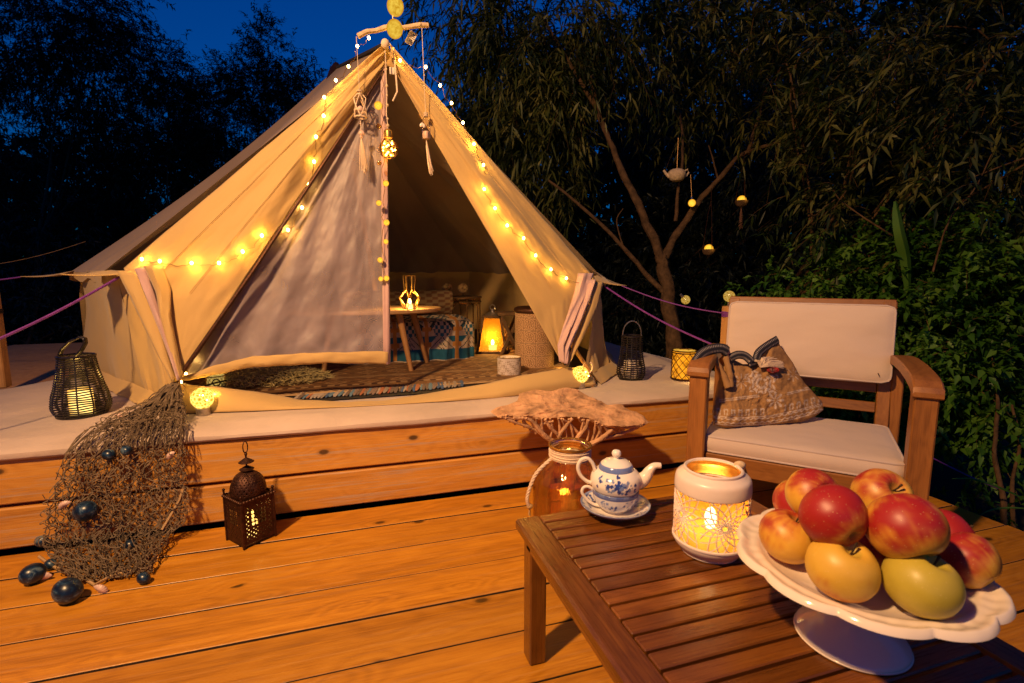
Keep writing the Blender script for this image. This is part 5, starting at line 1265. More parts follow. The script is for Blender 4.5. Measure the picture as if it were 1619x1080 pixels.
# woven black and white strap
def strap(pts, w_, nm='strap'):
    P = [Vector(p) for p in pts]; m_ = 90; b = MB(); cols = []; L = []
    for i in range(m_):
        u = i/(m_-1)*(len(P)-1); a = min(int(u), len(P)-2); tt = u-a; p0, p1, p2, p3 = P[max(a-1, 0)], P[a], P[a+1], P[min(a+2, len(P)-1)]
        L.append(.5*((2*p1)+(-p0+p2)*tt+(2*p0-5*p1+4*p2-p3)*tt*tt+(-p0+3*p1-3*p2+p3)*tt**3))
    def f(u, v):
        i = int(round(v*(m_-1))); p = L[i]; d = (L[min(i+1, m_-1)]-L[max(i-1, 0)]).normalized(); s_ = d.cross(Vector(FW)).normalized()
        row = abs(u-.5)*2; cols.append((.012, .014, .03) if (row > .70 or row < .2 or i % 3 != 0) else (.50, .42, .38)); return p+s_*(u-.5)*w_-Vector(FW)*.006*math.sin(math.pi*u)
    b.grid(f, 10, m_-1); b.build(nm, M['vfab'], bagt, color=cols, solid=.004, origin=B0)
strap([bagpt(1099, 574, .11), bagpt(1108, 561, .10), bagpt(1122, 553, .09), bagpt(1140, 551, .08), bagpt(1150, 556, .07)], .032)
strap([bagpt(1154, 566, .05), bagpt(1166, 561, .06), bagpt(1178, 563, .06), bagpt(1188, 572, .06)], .026)
strap([bagpt(1184, 574, .06), bagpt(1194, 570, .05), bagpt(1200, 557, .05), bagpt(1214, 546, .035), bagpt(1229, 537, .02)], .028)
b = MB(); rr = random.Random(4)
for i in range(150):
    a = rr.uniform(-2.6, .3); q = rr.uniform(10, 25); c0 = bagpt(1202, 581, .062)
    b.tube([c0, bagpt(1202+q*.5*math.cos(a)*1.1+6, 577+q*.45*math.sin(a), .068+rr.uniform(0, .008)), bagpt(1207+q*math.cos(a)*1.1+6, 579+q*.62*math.sin(a), .060)], .0012, 4, cap=False)
b.build('white_fringe', M['ropew'], bagt, origin=B0)
m, n, bs_, out = newmat('red_wool'); bs_.inputs['Base Color'].default_value = (.42, .012, .010, 1); bs_.inputs['Roughness'].default_value = .95; bs_.inputs['Sheen Weight'].default_value = .5; M['red'] = m
b = MB(); c0 = bagpt(1222, 585, .062)
for i in range(260):
    d = Vector((rr.gauss(0, 1), rr.gauss(0, 1), rr.gauss(0, 1))).normalized(); b.tube([c0, c0+Vector((d.x*.020, d.y*.018, d.z*.011))], .0014, 3, cap=False)
b.build('red_pompom', M['red'], bagt, origin=B0)

# ------------------------------------------------------------------ inside the tent
FZ = .322
ct = thing('carpet', 'woven ochre patterned carpet on the tent floor', 'carpet', (.2, 2.85, FZ))
b = MB(); cols = []
def cf_(u, v):
    x = -.72+1.80*u; y = 2.20+1.25*v; q = (y-2.20)
    c0 = np.array((.20, .095, .03)); c1 = np.array((.42, .26, .12)); c2 = np.array((.08, .03, .015))
    a = .5+.5*math.sin(x*60)*math.sin(y*70+2*math.sin(x*20)); dm = abs(((x*7) % 1)-.5)+abs(((y*9) % 1)-.5)
    c_ = c0
    if q < .02: c_ = c1
    elif q < .05: c_ = c1 if math.sin(x*190+q*200) > .0 else c2
    elif q < .12: c_ = c0*1.25 if math.sin(x*50)*math.sin(q*260) > 0 else c0*.8
    elif q < .14: c_ = c1 if math.sin(x*120) > -.2 else c2
    else:
        if .28 < dm < .36 or dm < .08: c_ = c1
        elif .5 < dm < .56: c_ = c2
        elif a > .72: c_ = c0*1.5
        if abs(((y*2.2) % 1)-.5) < .03: c_ = c1*.8
    cols.append(c_*(1+.25*fbm(x*30, y*30, 1))); return (x-.2, y-2.85+.01*fbm(x*2, 0, 3), .004+.003*fbm(x*4, y*4, 2))
b.grid(cf_, 420, 260); b.build('pile', M['vfab'], ct, color=cols, solid=.004)
rt_ = thing('rag_rug', 'narrow rag rug of many coloured strips along the doorstep', 'rug', (.0, 2.16, FZ)); r4 = random.Random(9)
PAL = [(.05, .09, .19), (.26, .20, .15), (.30, .07, .04), (.13, .09, .07), (.42, .19, .06), (.10, .17, .24), (.34, .27, .22), (.20, .13, .10), (.34, .12, .05)]
RM = [plain('rag_%d' % i, c_, .9, 0, .3, 150, .8) for i, c_ in enumerate(PAL)]
x = -.22
while x < .46:
    w_ = r4.uniform(.010, .020); yy = float(np.interp(x, [-.22, .1, .46], [0, .00, .03])); b = MB()
    b.tube([(x+r4.uniform(-.003, .003), yy-.030+r4.uniform(-.012, .008), 0), (x+.006, yy, 0), (x+.012, yy+.03, 0), (x+.020, yy+.085, 0)], [w_*.3, w_*.55, w_*.55, w_*.4], 6); b.v = [(p[0], p[1], .004+p[2]*.35+r4.uniform(0, .001)) for p in b.v]; b.build('rag_strip', RM[r4.randrange(len(RM))], rt_); x += w_*.95
fz = thing('sheepskin', 'small shaggy sheepskin just inside the doorway on the left', 'rug', (-.36, 2.52, FZ)); b = MB(); rr = random.Random(6)
for i in range(2600):
    a = rr.uniform(0, 6.28); q = math.sqrt(rr.random()); p = Vector((.26*q*math.cos(a), .15*q*math.sin(a), .012+.05*(1-q*q))); d = Vector((rr.gauss(.2, .5), rr.gauss(-.3, .5), rr.uniform(.1, .9))).normalized()*rr.uniform(.02, .045)
    s_ = Vector((.003, .001, 0)); b.add([p-s_, p+s_, p+d*.6+Vector((0, 0, -.004)), p+d+Vector((0, 0, -.014))], [(0, 1, 2), (0, 2, 3)])
b.build('fleece', plain('fleece', (.42, .34, .15), .95, 0, .3, 60), fz, smooth=False)
# low couch under a folk-pattern blanket
pz = thing('ottoman', 'ottoman covered by a white, blue and orange folk pattern blanket inside the tent', 'ottoman', (.30, 3.05, FZ)); cols = []; b = MB()
XR = float(YP(748, 540, 2.92)[0]); XL = -.02; Hh = .225
def pat(s_, h):   # s metres along, h metres up (0 floor)
    W0, BL0, OR0, BK = np.array((.66, .52, .36)), np.array((.014, .13, .22)), np.array((.60, .26, .05)), np.array((.015, .04, .06))
    P_ = .172; q = (s_ % P_)/P_; px_ = round(q*26); py_ = round(h/.0066)
    d = abs(px_-13)
    if h < .012: return W0
    if d < 1.6+(2.2 if 12 < py_ < 17 else 0)+(1.5 if 25 < py_ < 30 else 0): return OR0
    e = min(px_, 26-px_)   # distance from the column between posts
    if h < .070: return BL0
    z_ = py_-11
    if z_ < 11:
        k_ = e+z_
        if abs(k_-10) < 1.6: return BK if (px_+py_) % 2 else W0
        if k_ > 14: return BL0
        if k_ < 8 and (px_+py_) % 4 == 0 and e < 4: return BK
        return W0
    z2 = z_-11; k_ = abs((e-6))-abs(z2-7)*.8
    if (int(e)//2+z2//3) % 2 == 0 and abs(e-(z2*.55)) < 4.5: return BL0 if z2 < 9 else BK
    if abs(e-(14-z2*.7)) < 1.6 and z2 > 4: return BK
    if z2 > 17: return OR0 if (abs(e-(24-z2)) < 2) else W0*.8
    return W0
def of(u, v):
    x = XL+(XR-XL)*u; ex = min(1, (XR-x)/.07); rd = math.sqrt(max(0, 1-(1-ex)**2)); hh_ = Hh*(.86+.14*rd)
    if v < .5: h = hh_*(v/.5); y = 2.84+.012*math.sin(u*40)*(1-v*1.5)+.02*fbm(u*9, v, 2)+.05*(1-rd); s_ = v/.5*hh_; y += .035*max(0, (h/hh_-.80)/.2)**2
    else: t_ = (v-.5)/.5; h = hh_+.012*math.sin(math.pi*t_); y = 2.875+.48*t_; s_ = hh_+t_*.42
    cols.append(pat(x+.03, s_ if s_ < .225 else .14+(s_-.225)*.5)*(1+.15*fbm(x*40, s_*40, 1))); return (x-.30+.006*fbm(u*7, v*3, 4), y-3.05, h)
b.grid(of, 640, 150); b.build('blanket', M['vfab'], pz, color=cols)
b = MB(); b.box(((XL+XR)/2-.30, .10, Hh*.45), (XR-XL-.12, .40, Hh*.88), bev=.03); b.build('cushion_core', M['rust'], pz)
# cushions on the ottoman seen dim behind the table
for x, y_, nm in ((.14, 3.15, 'dark patterned pillow lying on the ottoman behind the wire lantern'), (.44, 3.2, 'brown fringed pillow lying on the ottoman under the table top')):
    pt = thing('pillow', nm, 'pillow', (x, y_, FZ+Hh+.016)); b = MB(); cc = []
    def pf_(u, v):
        a, c_ = u*2-1, v*2-1; cc.append((.09, .035, .02) if math.sin(a*14)*math.sin(c_*14) > 0 else (.16, .11, .07)); return (a*.17, (1-a*a)*(1-c_*c_)*-.05-.02, (.070+c_*.065))
    b.grid(pf_, 40, 30); b.build('pillow_cover', M['vfab'], pt, color=cc, solid=.03)
# round table
rtb = thing('round_table', 'round wooden table with splayed legs inside the tent', 'table', (.075, 2.74, FZ)); th_ = YP(648, 487, 2.7)[2]-FZ
b = MB(); b.lathe([(0, th_-.022), (.37, th_-.022), (.388, th_-.016), (.392, th_-.004), (.388, th_), (0, th_)], 72); b.v = [(p[0], p[1]*.55, p[2]) for p in b.v]; b.build('tabletop', wood('light_wood', (.35, .18, .07), (.55, .33, .15), (.66, .42, .22), 'X', .35, False, .7, .1), rtb)
for a, q in ((-52, 1), (-128, 1), (90, 1), (20, 1)):
    ca, sa = math.cos(R(a)), math.sin(R(a)); b = MB(); b.tube([(.26*ca, .14*sa, th_-.02), (.34*ca, .20*sa, .0)], [.018, .011], 10); b.build('leg', M['tentpole'], rtb)
gl = thing('wire_lantern', 'geometric gold wire lantern with tealight on the round table', 'lantern', (*YP(648, 484, 2.62)[:2], FZ+th_+.001)); b = MB(); S6 = 6; hs = .165
tp_, md, bt = [], [], []
for k in range(S6):
    a = 2*math.pi*k/S6; tp_.append((.030*math.cos(a), .030*math.sin(a), hs)); md.append((.056*math.cos(a+.52), .056*math.sin(a+.52), .055)); bt.append((.032*math.cos(a), .032*math.sin(a), .002))
mm_ = [(.026*math.cos(2*math.pi*k/S6), .026*math.sin(2*math.pi*k/S6), .092) for k in range(S6)]
for k in range(S6):
    j = (k+1) % S6
    for p, q in ((tp_[k], tp_[j]), (bt[k], bt[j]), (tp_[k], mm_[k]), (mm_[k], md[k]), (mm_[k], md[k-1]), (md[k], bt[k]), (md[k], bt[j])): b.tube([p, q], .0019, 5)
b.build('wire_frame', M['gold'], gl); b = MB(); b.lathe([(0, .003), (.018, .003), (.018, .026), (0, .026)], 16); b.build('tealight', M['wax'], gl)
b = MB(); b.sph((0, 0, .038), .007, 10, (.8, .8, 1.7)); b.build('flame', M['flame'], gl); point_light('candle_glow', (0, 0, .052), 4.5, (1, .58, .14), .008, gl)
# rattan stand with two straw flower balls
rs = thing('rattan_stand', 'rattan arched stand behind the ottoman inside the tent', 'stand', (*YP(728, 520, 3.38)[:2], FZ)); b = MB(); zt = YP(728, 470, 3.38)[2]-FZ
b.tube([(.14*math.cos(a), .10*math.sin(a), zt) for a in np.linspace(0, 6.28, 30)], .007, 6); b.tube([(.14*math.cos(a), .10*math.sin(a), zt-.03) for a in np.linspace(0, 6.28, 30)], .005, 6)
for k in range(9):
    a = k*.7; p0 = Vector((.135*math.cos(a), .095*math.sin(a), 0)); p1 = p0+Vector((0, 0, zt)); b.tube([p0, p1], .005, 5); a2 = a+.7; p2 = Vector((.135*math.cos(a2), .095*math.sin(a2), 0)); b.tube([p0+Vector((0, 0, zt*.82)), (p0+p2)/2+Vector((0, 0, zt*.97)), p2+Vector((0, 0, zt*.82))], .004, 5)
b.build('rattan_frame', M['bark'], rs); b = MB(); b.lathe([(0, zt-.004), (.135, zt-.004), (.135, zt+.002), (0, zt+.002)], 24); b.build('top', M['bark'], rs)
for dx, lb_ in ((-.085, 'left straw ball on a stick standing on the rattan stand'), (.02, 'right straw ball on a stick standing on the rattan stand')):
    fb = thing('straw_ball', lb_, 'ornament', rs.location+Vector((dx, 0, zt+.003))); b = MB(); rr = random.Random(3)
    for i in range(70):
        d = Vector((rr.gauss(0, 1), rr.gauss(0, 1), rr.gauss(0, 1))).normalized(); e_ = d.orthogonal().normalized(); b.tube([Vector((0, 0, .055))+(d*math.cos(q)+e_*math.sin(q))*.032 for q in np.linspace(0, 2.5, 7)], .003, 4)
    b.build('ball', M['rope'], fb); b = MB(); b.tube([(0, 0, 0), (0, 0, .04)], .003, 5); b.lathe([(0, 0), (.014, 0), (.014, .003), (0, .003)], 12); b.build('stem', M['barkd'], fb)
M['panegold'] = M['litgold'].copy()
for x in M['panegold'].node_tree.nodes:
    if x.type == 'MIX_SHADER': x.inputs[0].default_value = .74
# tapered wooden lantern
wl = thing('wooden_lantern', 'tapered wooden lantern with glass and lit candle at the back right of the tent', 'lantern', YP(779, 552, 3.05), R(-20)); wl.location.z = FZ; hh_ = YP(779, 500, 3.05)[2]-FZ
w0, w1 = .085, .052
for i, (sx, sy) in enumerate(((-1, -1), (1, -1), (1, 1), (-1, 1))):
    b = MB(); b.beam((sx*w0, sy*w0, .02), (sx*w1, sy*w1, hh_), .014, .014, (0, 1, 0)); b.build('corner_post', M['bark'], wl)
for z_, q in ((.012, w0+.008), (hh_, w1+.010)):
    b = MB(); b.box((0, 0, z_), (q*2, q*2, .016), bev=.003); b.build('plate', M['bark'], wl)
b = MB(); b.lathe(lathe_smooth([(.05, hh_+.008), (.03, hh_+.022), (.012, hh_+.03), (.012, hh_+.045), (0, hh_+.048)], 3), 16); b.tube([(.016*math.cos(a), 0, hh_+.055+.016*math.sin(a)) for a in np.linspace(0, 6.28, 14)], .003, 5); b.build('steel_cap', M['steel'], wl)
for k in range(4):
    M4 = Matrix.Rotation(k*math.pi/2, 4, 'Z'); b = MB(); b.add([M4 @ Vector(p) for p in ((-w0+.006, -w0+.004, .022), (w0-.006, -w0+.004, .022), (w1-.006, -w1+.004, hh_-.008), (-w1+.006, -w1+.004, hh_-.008))], [(0, 1, 2, 3)])
    b.build('glass_pane', M['panegold'], wl, solid=.002)
b = MB(); b.lathe([(0, .02), (.026, .02), (.026, .05), (0, .05)], 16); b.build('candle', M['wax'], wl); b = MB(); b.sph((0, 0, .065), .010, 10, (.8, .8, 1.6)); b.build('flame', M['flame'], wl); point_light('candle_glow', (0, 0, .10), 2.6, (1, .55, .10), .012, wl)
# folding stool next to it
fs_ = thing('folding_stool', 'dark crossed-leg folding stool between the wooden lantern and the damask pouffe', 'stool', YP(805, 555, 2.95), R(-10)); fs_.location.z = FZ
for s_ in (-1, 1):
    for y_ in (-.06, .06):
        b = MB(); b.beam((-s_*.055, y_, .0+.01), (s_*.055, y_+.014*s_, .24), .018, .014, (0, 1, 0)); b.build('leg', M['bark'], fs_)
b = MB(); b.box((0, 0, .252), (.15, .17, .018), bev=.004); b.build('seat', M['bark'], fs_)
# damask pouffe (cylinder) and white pierced tin
dm = thing('pouffe', 'tall round pouffe with tan damask pattern and brown lid, right inside the doorway', 'pouffe', YP(845, 592, 2.56)); dm.location.z = FZ; b = MB(); cols = []; hd_ = YP(845, 494, 2.56)[2]-FZ; rd_ = .105
def df(u, v):
    a = u*2*math.pi; s_ = a*rd_; h = v*hd_; gx = (s_/.066) % 1-.5; gy = (h/.066) % 1-.5; d = math.hypot(gx, gy); an = math.atan2(gy, gx)
    L0, D0 = np.array((.50, .30, .17)), np.array((.24, .12, .055)); c_ = D0
    if .40 < d < .47 or (.26+.05*math.sin(an*8) < d < .34) or (d < .2 and math.sin(an*6) > 0 and d > .05) or (d > .5 and math.sin(an*12+d*30) > 0): c_ = L0
    if abs(gy) > .47: c_ = L0*.6
    cols.append(c_); return (rd_*math.cos(a), rd_*math.sin(a), h)
b.grid(df, 420, 130); b.build('damask_cover', M['vfab'], dm, color=cols)
b = MB(); b.lathe(lathe_smooth([(rd_, hd_), (rd_*1.05, hd_+.004), (rd_*1.04, hd_+.022), (rd_*.8, hd_+.032), (0, hd_+.034)], 4), 40); b.build('lid', M['rust'], dm)
wt = thing('pierced_tin', 'white pierced tin candle holder just inside the doorstep in front of the pouffe', 'candle holder', YP(805, 602, 2.38)); wt.location.z = FZ; ht_ = YP(805, 564, 2.38)[2]-FZ; b = MB(); cols = []; r_ = 18.5/815*2.55
def wf(u, v):
    a = u*2*math.pi; s_ = a*r_; h = v*ht_; q = math.sin(s_*420+2*math.sin(h*260))*math.sin(h*430+2*math.sin(s_*300)); hole = q > .42 and .06 < v < .88
    glow = math.exp(-((v-.15)/.2)**2)*math.exp(-((math.cos(a-front)-1)/.25)**2); cols.append(np.array((.22, .14, .07)) if hole else np.array((.66, .55, .50))); return (r_*math.cos(a), r_*math.sin(a), h)
b.grid(wf, 300, 90); b.build('tin_wall', M['vfab'], wt, color=cols)
b = MB(); b.tube([(r_*math.cos(a), r_*math.sin(a), ht_) for a in np.linspace(0, 6.28, 40)], .002, 5); b.build('rim', M['gold'], wt)
b = MB(); b.lathe([(0, .004), (.02, .004), (.02, ht_*.7), (0, ht_*.7)], 16); b.build('candle', M['wax'], wt); point_light('candle_glow', (.02, -.0, ht_+.03), .10, (1, .6, .15), .01, wt)
point_light('lamp_glow', (.095, -.125, .02), .12, (1, .6, .12), .01, dm)

# ------------------------------------------------------------------ vegetation
def leafmat(name, c0, c1, c2, rough=.45, tr=.35):
    m, n, b, out = newmat(name); g_ = N(n, 'ShaderNodeNewGeometry'); nz = N(n, 'ShaderNodeTexNoise'); nz.inputs['Scale'].default_value = 3; tc = N(n, 'ShaderNodeTexCoord'); n.links.new(tc.outputs['Object'], nz.inputs['Vector'])
    f_ = mathn(n, 'ADD', mathn(n, 'MULTIPLY', g_.outputs['Random Per Island'], .45), mathn(n, 'SUBTRACT', mathn(n, 'MULTIPLY', nz.outputs[0], 1.6), .5)); c = ramp(n, f_, [(.2, c0), (.5, c1), (.85, c2)])
    n.links.new(c, b.inputs['Base Color']); b.inputs['Roughness'].default_value = rough; b.inputs['Specular IOR Level'].default_value = .35
    t_ = N(n, 'ShaderNodeBsdfTranslucent'); n.links.new(c, t_.inputs[0]); mx = N(n, 'ShaderNodeMixShader'); mx.inputs[0].default_value = tr
    n.links.new(b.outputs[0], mx.inputs[1]); n.links.new(t_.outputs[0], mx.inputs[2]); n.links.new(mx.outputs[0], out.inputs[0]); return m
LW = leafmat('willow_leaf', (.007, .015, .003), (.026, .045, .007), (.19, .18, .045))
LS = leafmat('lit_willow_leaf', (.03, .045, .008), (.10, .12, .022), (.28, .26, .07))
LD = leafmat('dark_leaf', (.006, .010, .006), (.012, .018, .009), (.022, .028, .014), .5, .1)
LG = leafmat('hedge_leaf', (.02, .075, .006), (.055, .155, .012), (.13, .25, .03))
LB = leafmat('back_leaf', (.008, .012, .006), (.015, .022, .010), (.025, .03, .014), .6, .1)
def nrmz(a): return a/np.maximum(np.linalg.norm(a, axis=-1, keepdims=True), 1e-9)
def leaf_mesh(name, base, d, length, width, mat, parent, origin, fold=.25, droop=.25):
    """base (N,3), d (N,3) unit directions -> pointed leaves bent along their length (two quads worth: 6 verts)"""
    n_ = len(base); up = np.array([0, 0, 1.]); s_ = nrmz(np.cross(d, up)+rng.normal(0, .45, (n_, 3))); s_ = nrmz(s_-d*np.sum(s_*d, 1, keepdims=True)); nn = np.cross(s_, d)
    L = (length*rng.uniform(.65, 1.2, n_))[:, None]; W_ = (width*rng.uniform(.8, 1.2, n_))[:, None]; dr = np.array([0, 0, -1.])*L*droop
    v0 = base; v1 = base+d*L*.38+s_*W_*.5+nn*W_*fold+dr*.15; v2 = base+d*L*.38-s_*W_*.5+nn*W_*fold+dr*.15
    v3 = base+d*L*.40+dr*.18; v4 = base+d*L*.97+dr
    V = np.stack([v0, v1, v3, v2, v4], 1).reshape(-1, 3)-np.array(origin); k_ = np.arange(n_)[:, None]*5
    tri = np.concatenate([k_+np.array([[0, 1, 4, 2]]), k_+np.array([[0, 2, 4, 3]])], 1).reshape(-1, 4)
    me = bpy.data.meshes.new(name); me.vertices.add(len(V)); me.vertices.foreach_set('co', V.astype(np.float32).ravel()); nf = len(tri)
    me.loops.add(nf*4); me.loops.foreach_set('vertex_index', tri.astype(np.int32).ravel()); me.polygons.add(nf); me.polygons.foreach_set('loop_start', np.arange(nf, dtype=np.int32)*4); me.polygons.foreach_set('loop_total', np.full(nf, 4, dtype=np.int32))
    me.materials.append(mat); me.update(); me.validate(); o = bpy.data.objects.new(name, me); C.objects.link(o); o.parent = parent; return o
def sprays(origins, dirs, twig_len, nleaf, hang=.5, jit=.35):
    """twigs starting at origins; returns leaf bases, leaf directions and twig polylines"""
    n_ = len(origins); T = nleaf; t_ = np.linspace(.08, 1, T)[None, :, None]; L = (twig_len*rng.uniform(.6, 1.25, n_))[:, None, None]
    d = nrmz(dirs)[:, None, :]; pos = origins[:, None, :]+d*L*t_+np.array([0, 0, -1.])*hang*L*t_**2
    tang = nrmz(d+np.array([0, 0, -2.])*hang*t_); side = nrmz(np.cross(tang, np.array([0, 0, 1.]))+rng.normal(0, .25, pos.shape)); sg = np.where(np.arange(T) % 2 == 0, 1., -1.)[None, :, None]
    ld = nrmz(tang*.75+side*sg*.6+rng.normal(0, jit, pos.shape)); return pos.reshape(-1, 3), ld.reshape(-1, 3), pos
def twig_mesh(pos, mat, parent, origin, r=.0018, step=3, name='twigs'):
    b = MB()
    for p in pos: b.tube(p[::step]-np.array(origin), [r*(1-.6*i/max(1, len(p[::step])-1)) for i in range(len(p[::step]))], 3, cap=False)
    return b.build(name, mat, parent, smooth=False)
def limb(b, pts, r0, r1, seed=0):
    P = [Vector(p) for p in pts]; L = []
    for i in range(len(P)-1):
        p0, p1, p2, p3 = P[max(i-1, 0)], P[i], P[i+1], P[min(i+2, len(P)-1)]
        for j in range(5):
            tt = j/5; L.append(.5*((2*p1)+(-p0+p2)*tt+(2*p0-5*p1+4*p2-p3)*tt*tt+(-p0+3*p1-3*p2+p3)*tt**3))
    L.append(P[-1]); m_ = len(L); L = [p+Vector((fbm(i*.4, seed, 0), fbm(i*.4, seed, 5), 0))*r0*.35 for i, p in enumerate(L)]
    b.tube(L, [(r0+(r1-r0)*(i/(m_-1))**.8)*(1+.06*math.sin(i*1.3+seed)) for i in range(m_)], 9); return L
def blob_points(n_, ells):
    w_ = np.array([e[1][0]*e[1][1]*e[1][2] for e in ells])**.8; w_ = w_/w_.sum(); idx = rng.choice(len(ells), n_, p=w_); c_ = np.array([e[0] for e in ells])[idx]; r_ = np.array([e[1] for e in ells])[idx]
    d = nrmz(rng.normal(0, 1, (n_, 3))); return c_+d*r_*(rng.random((n_, 1))**.38), d
def tree(label, base, ells, ntw, nleaf, tl, ll, lw, mat, hang=.5, trunk_r=.05, name='tree', cat='tree', group=None, limbs=None, twigs=False, clump=.25, bark=None, ncl=None):
    base = Vector(base); t = thing(name, label, cat, base, 0, group); b = MB(); cen_ = np.mean([e[0] for e in ells], 0)
    if limbs:
        for pts, r0, r1 in limbs: limb(b, [Vector(p)-base for p in pts], r0, r1, len(b.v)*.01)
    else:
        top = Vector(cen_)-base; limb(b, [(0, 0, -.2), (.05, .0, top.z*.35), (top.x*.5, top.y*.5, top.z*.7), top+Vector((0, 0, ells[0][1][2]*.5))], trunk_r, trunk_r*.25, base.x)
        for e in ells:
            c_ = Vector(e[0])-base
            for k in range(2):
                q = Vector((rng.uniform(-.6, .6)*e[1][0], rng.uniform(-.6, .6)*e[1][1], rng.uniform(-.2, .6)*e[1][2])); limb(b, [(0, 0, max(.1, top.z*.4)), (top*.6+c_*.2)*.7+Vector((0, 0, .1)), c_, c_+q], trunk_r*.5, trunk_r*.10, k+base.x)
    b.build('trunk', bark or M['bark'], t)
    ncl = ncl or max(6, ntw//16); cc, cd = blob_points(ncl, ells); i_ = rng.integers(0, ncl, ntw); o_ = cc[i_]+rng.normal(0, clump, (ntw, 3)); dirs = nrmz(cd[i_]+rng.normal(0, .6, (ntw, 3))+np.array([0, 0, .15]))
    bs, ldir, pos = sprays(o_, dirs, tl, nleaf, hang); leaf_mesh('crown', bs, ldir, ll, lw, mat, t, base)
    if twigs: twig_mesh(pos[:: twigs], M['bark'], t, base)['kind'] = 'stuff'
    return t
def E_(x, y, d, rx, ry, rz): p = DP(x, y, d); return (np.array(p), (rx, ry, rz))
# left dusk trees
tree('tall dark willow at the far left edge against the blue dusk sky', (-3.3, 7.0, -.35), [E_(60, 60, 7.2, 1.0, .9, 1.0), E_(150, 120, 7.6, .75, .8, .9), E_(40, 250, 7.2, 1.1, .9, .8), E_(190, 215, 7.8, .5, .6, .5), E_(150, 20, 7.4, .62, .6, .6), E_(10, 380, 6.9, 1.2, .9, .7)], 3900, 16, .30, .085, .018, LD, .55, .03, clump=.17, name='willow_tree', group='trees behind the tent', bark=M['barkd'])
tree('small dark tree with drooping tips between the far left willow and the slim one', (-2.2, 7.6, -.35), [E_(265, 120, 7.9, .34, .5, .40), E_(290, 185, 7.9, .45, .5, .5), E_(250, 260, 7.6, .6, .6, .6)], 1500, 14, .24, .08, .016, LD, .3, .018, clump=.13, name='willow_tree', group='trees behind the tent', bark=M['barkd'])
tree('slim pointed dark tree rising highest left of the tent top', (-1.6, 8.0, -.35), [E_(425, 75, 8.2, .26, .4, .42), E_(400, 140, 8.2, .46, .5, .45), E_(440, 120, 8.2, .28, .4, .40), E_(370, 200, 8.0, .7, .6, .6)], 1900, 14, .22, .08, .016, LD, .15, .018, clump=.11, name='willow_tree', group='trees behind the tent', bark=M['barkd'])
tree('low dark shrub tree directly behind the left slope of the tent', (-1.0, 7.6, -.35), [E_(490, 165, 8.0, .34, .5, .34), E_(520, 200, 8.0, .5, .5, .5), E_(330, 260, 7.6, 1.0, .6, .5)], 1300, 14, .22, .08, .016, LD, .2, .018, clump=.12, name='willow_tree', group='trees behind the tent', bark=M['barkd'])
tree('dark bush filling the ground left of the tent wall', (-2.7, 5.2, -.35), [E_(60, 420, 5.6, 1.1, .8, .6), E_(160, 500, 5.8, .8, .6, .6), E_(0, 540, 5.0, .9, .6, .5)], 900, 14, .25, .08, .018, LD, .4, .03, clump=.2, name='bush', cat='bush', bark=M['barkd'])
# V-shaped tree right of the tent with its limbs
TD_ = 3.75
def T_(x, y, d=TD_): return Vector(DP(x, y, d))
tb0 = T_(1068, 600); tb0.z = -.35
LIMBS = [([tb0, T_(1066, 560), T_(1060, 500), T_(1052, 440), T_(1045, 405)], .064, .044),
         ([T_(1048, 415), T_(1028, 365), T_(1003, 310), T_(982, 268), T_(965, 225), T_(945, 175), T_(935, 120, 3.6)], .036, .014),
         ([T_(1046, 415), T_(1062, 385), T_(1082, 352), T_(1105, 318), T_(1135, 285), T_(1165, 250), T_(1195, 236), T_(1240, 222)], .032, .010),
         ([T_(1182, 243), T_(1190, 215), T_(1200, 185), T_(1208, 150)], .016, .007),
         ([T_(1048, 460), T_(1020, 432), T_(985, 390), T_(945, 350), T_(905, 315), T_(868, 285)], .022, .008),
         ([T_(1068, 350), T_(1072, 300), T_(1080, 240), T_(1075, 180, 4.0)], .014, .008), ([T_(1135, 285), T_(1128, 255), T_(1120, 230)], .008, .004), ([T_(985, 390), T_(975, 350), T_(985, 330)], .006, .003), ([T_(945, 175), T_(900, 100), T_(860, 30)], .02, .01), ([T_(1208, 150), T_(1260, 60), T_(1300, -60)], .012, .01)]
vt = tree('V-forked willow tree standing right of the tent with ornaments hanging in it', tb0, [E_(880, 40, 3.9, .55, .6, .40), E_(1000, 70, 4.0, .7, .7, .35), E_(1150, 60, 3.9, .8, .7, .45), E_(1300, 40, 3.6, .6, .6, .4), E_(760, 30, 4.3, .35, .5, .30), E_(1040, 190, 3.6, .26, .3, .13)], 1050, 16, .30, .085, .016, LW, .75, limbs=LIMBS, twigs=3, clump=.16, name='willow_tree')
tree('hanging willow crown whose drooping sprays fill the top right of the picture', (2.9, 3.1, -.35), [E_(1250, 120, 3.0, .5, .5, .36), E_(1400, 90, 2.7, .5, .5, .40), E_(1560, 100, 2.5, .45, .5, .42), E_(1500, 240, 2.6, .42, .4, .26), E_(1350, 220, 2.9, .45, .4, .22), E_(1620, 260, 2.4, .3, .4, .3), E_(1420, 330, 2.9, .45, .35, .16)], 640, 15, .27, .085, .016, LW, .55, .022, twigs=2, clump=.14, name='willow_tree')
tree('loose willow spray close above the tent top on the right, olive and hanging', (2.2, 5.2, -.35), [E_(790, 10, 4.0, .30, .4, .28), E_(850, 100, 4.2, .36, .4, .34), E_(730, -20, 4.4, .3, .4, .2), E_(840, 200, 4.8, .5, .5, .4), E_(760, 190, 5.4, .35, .5, .45)], 800, 15, .32, .135, .020, LS, .9, .02, twigs=3, clump=.13, name='willow_tree')
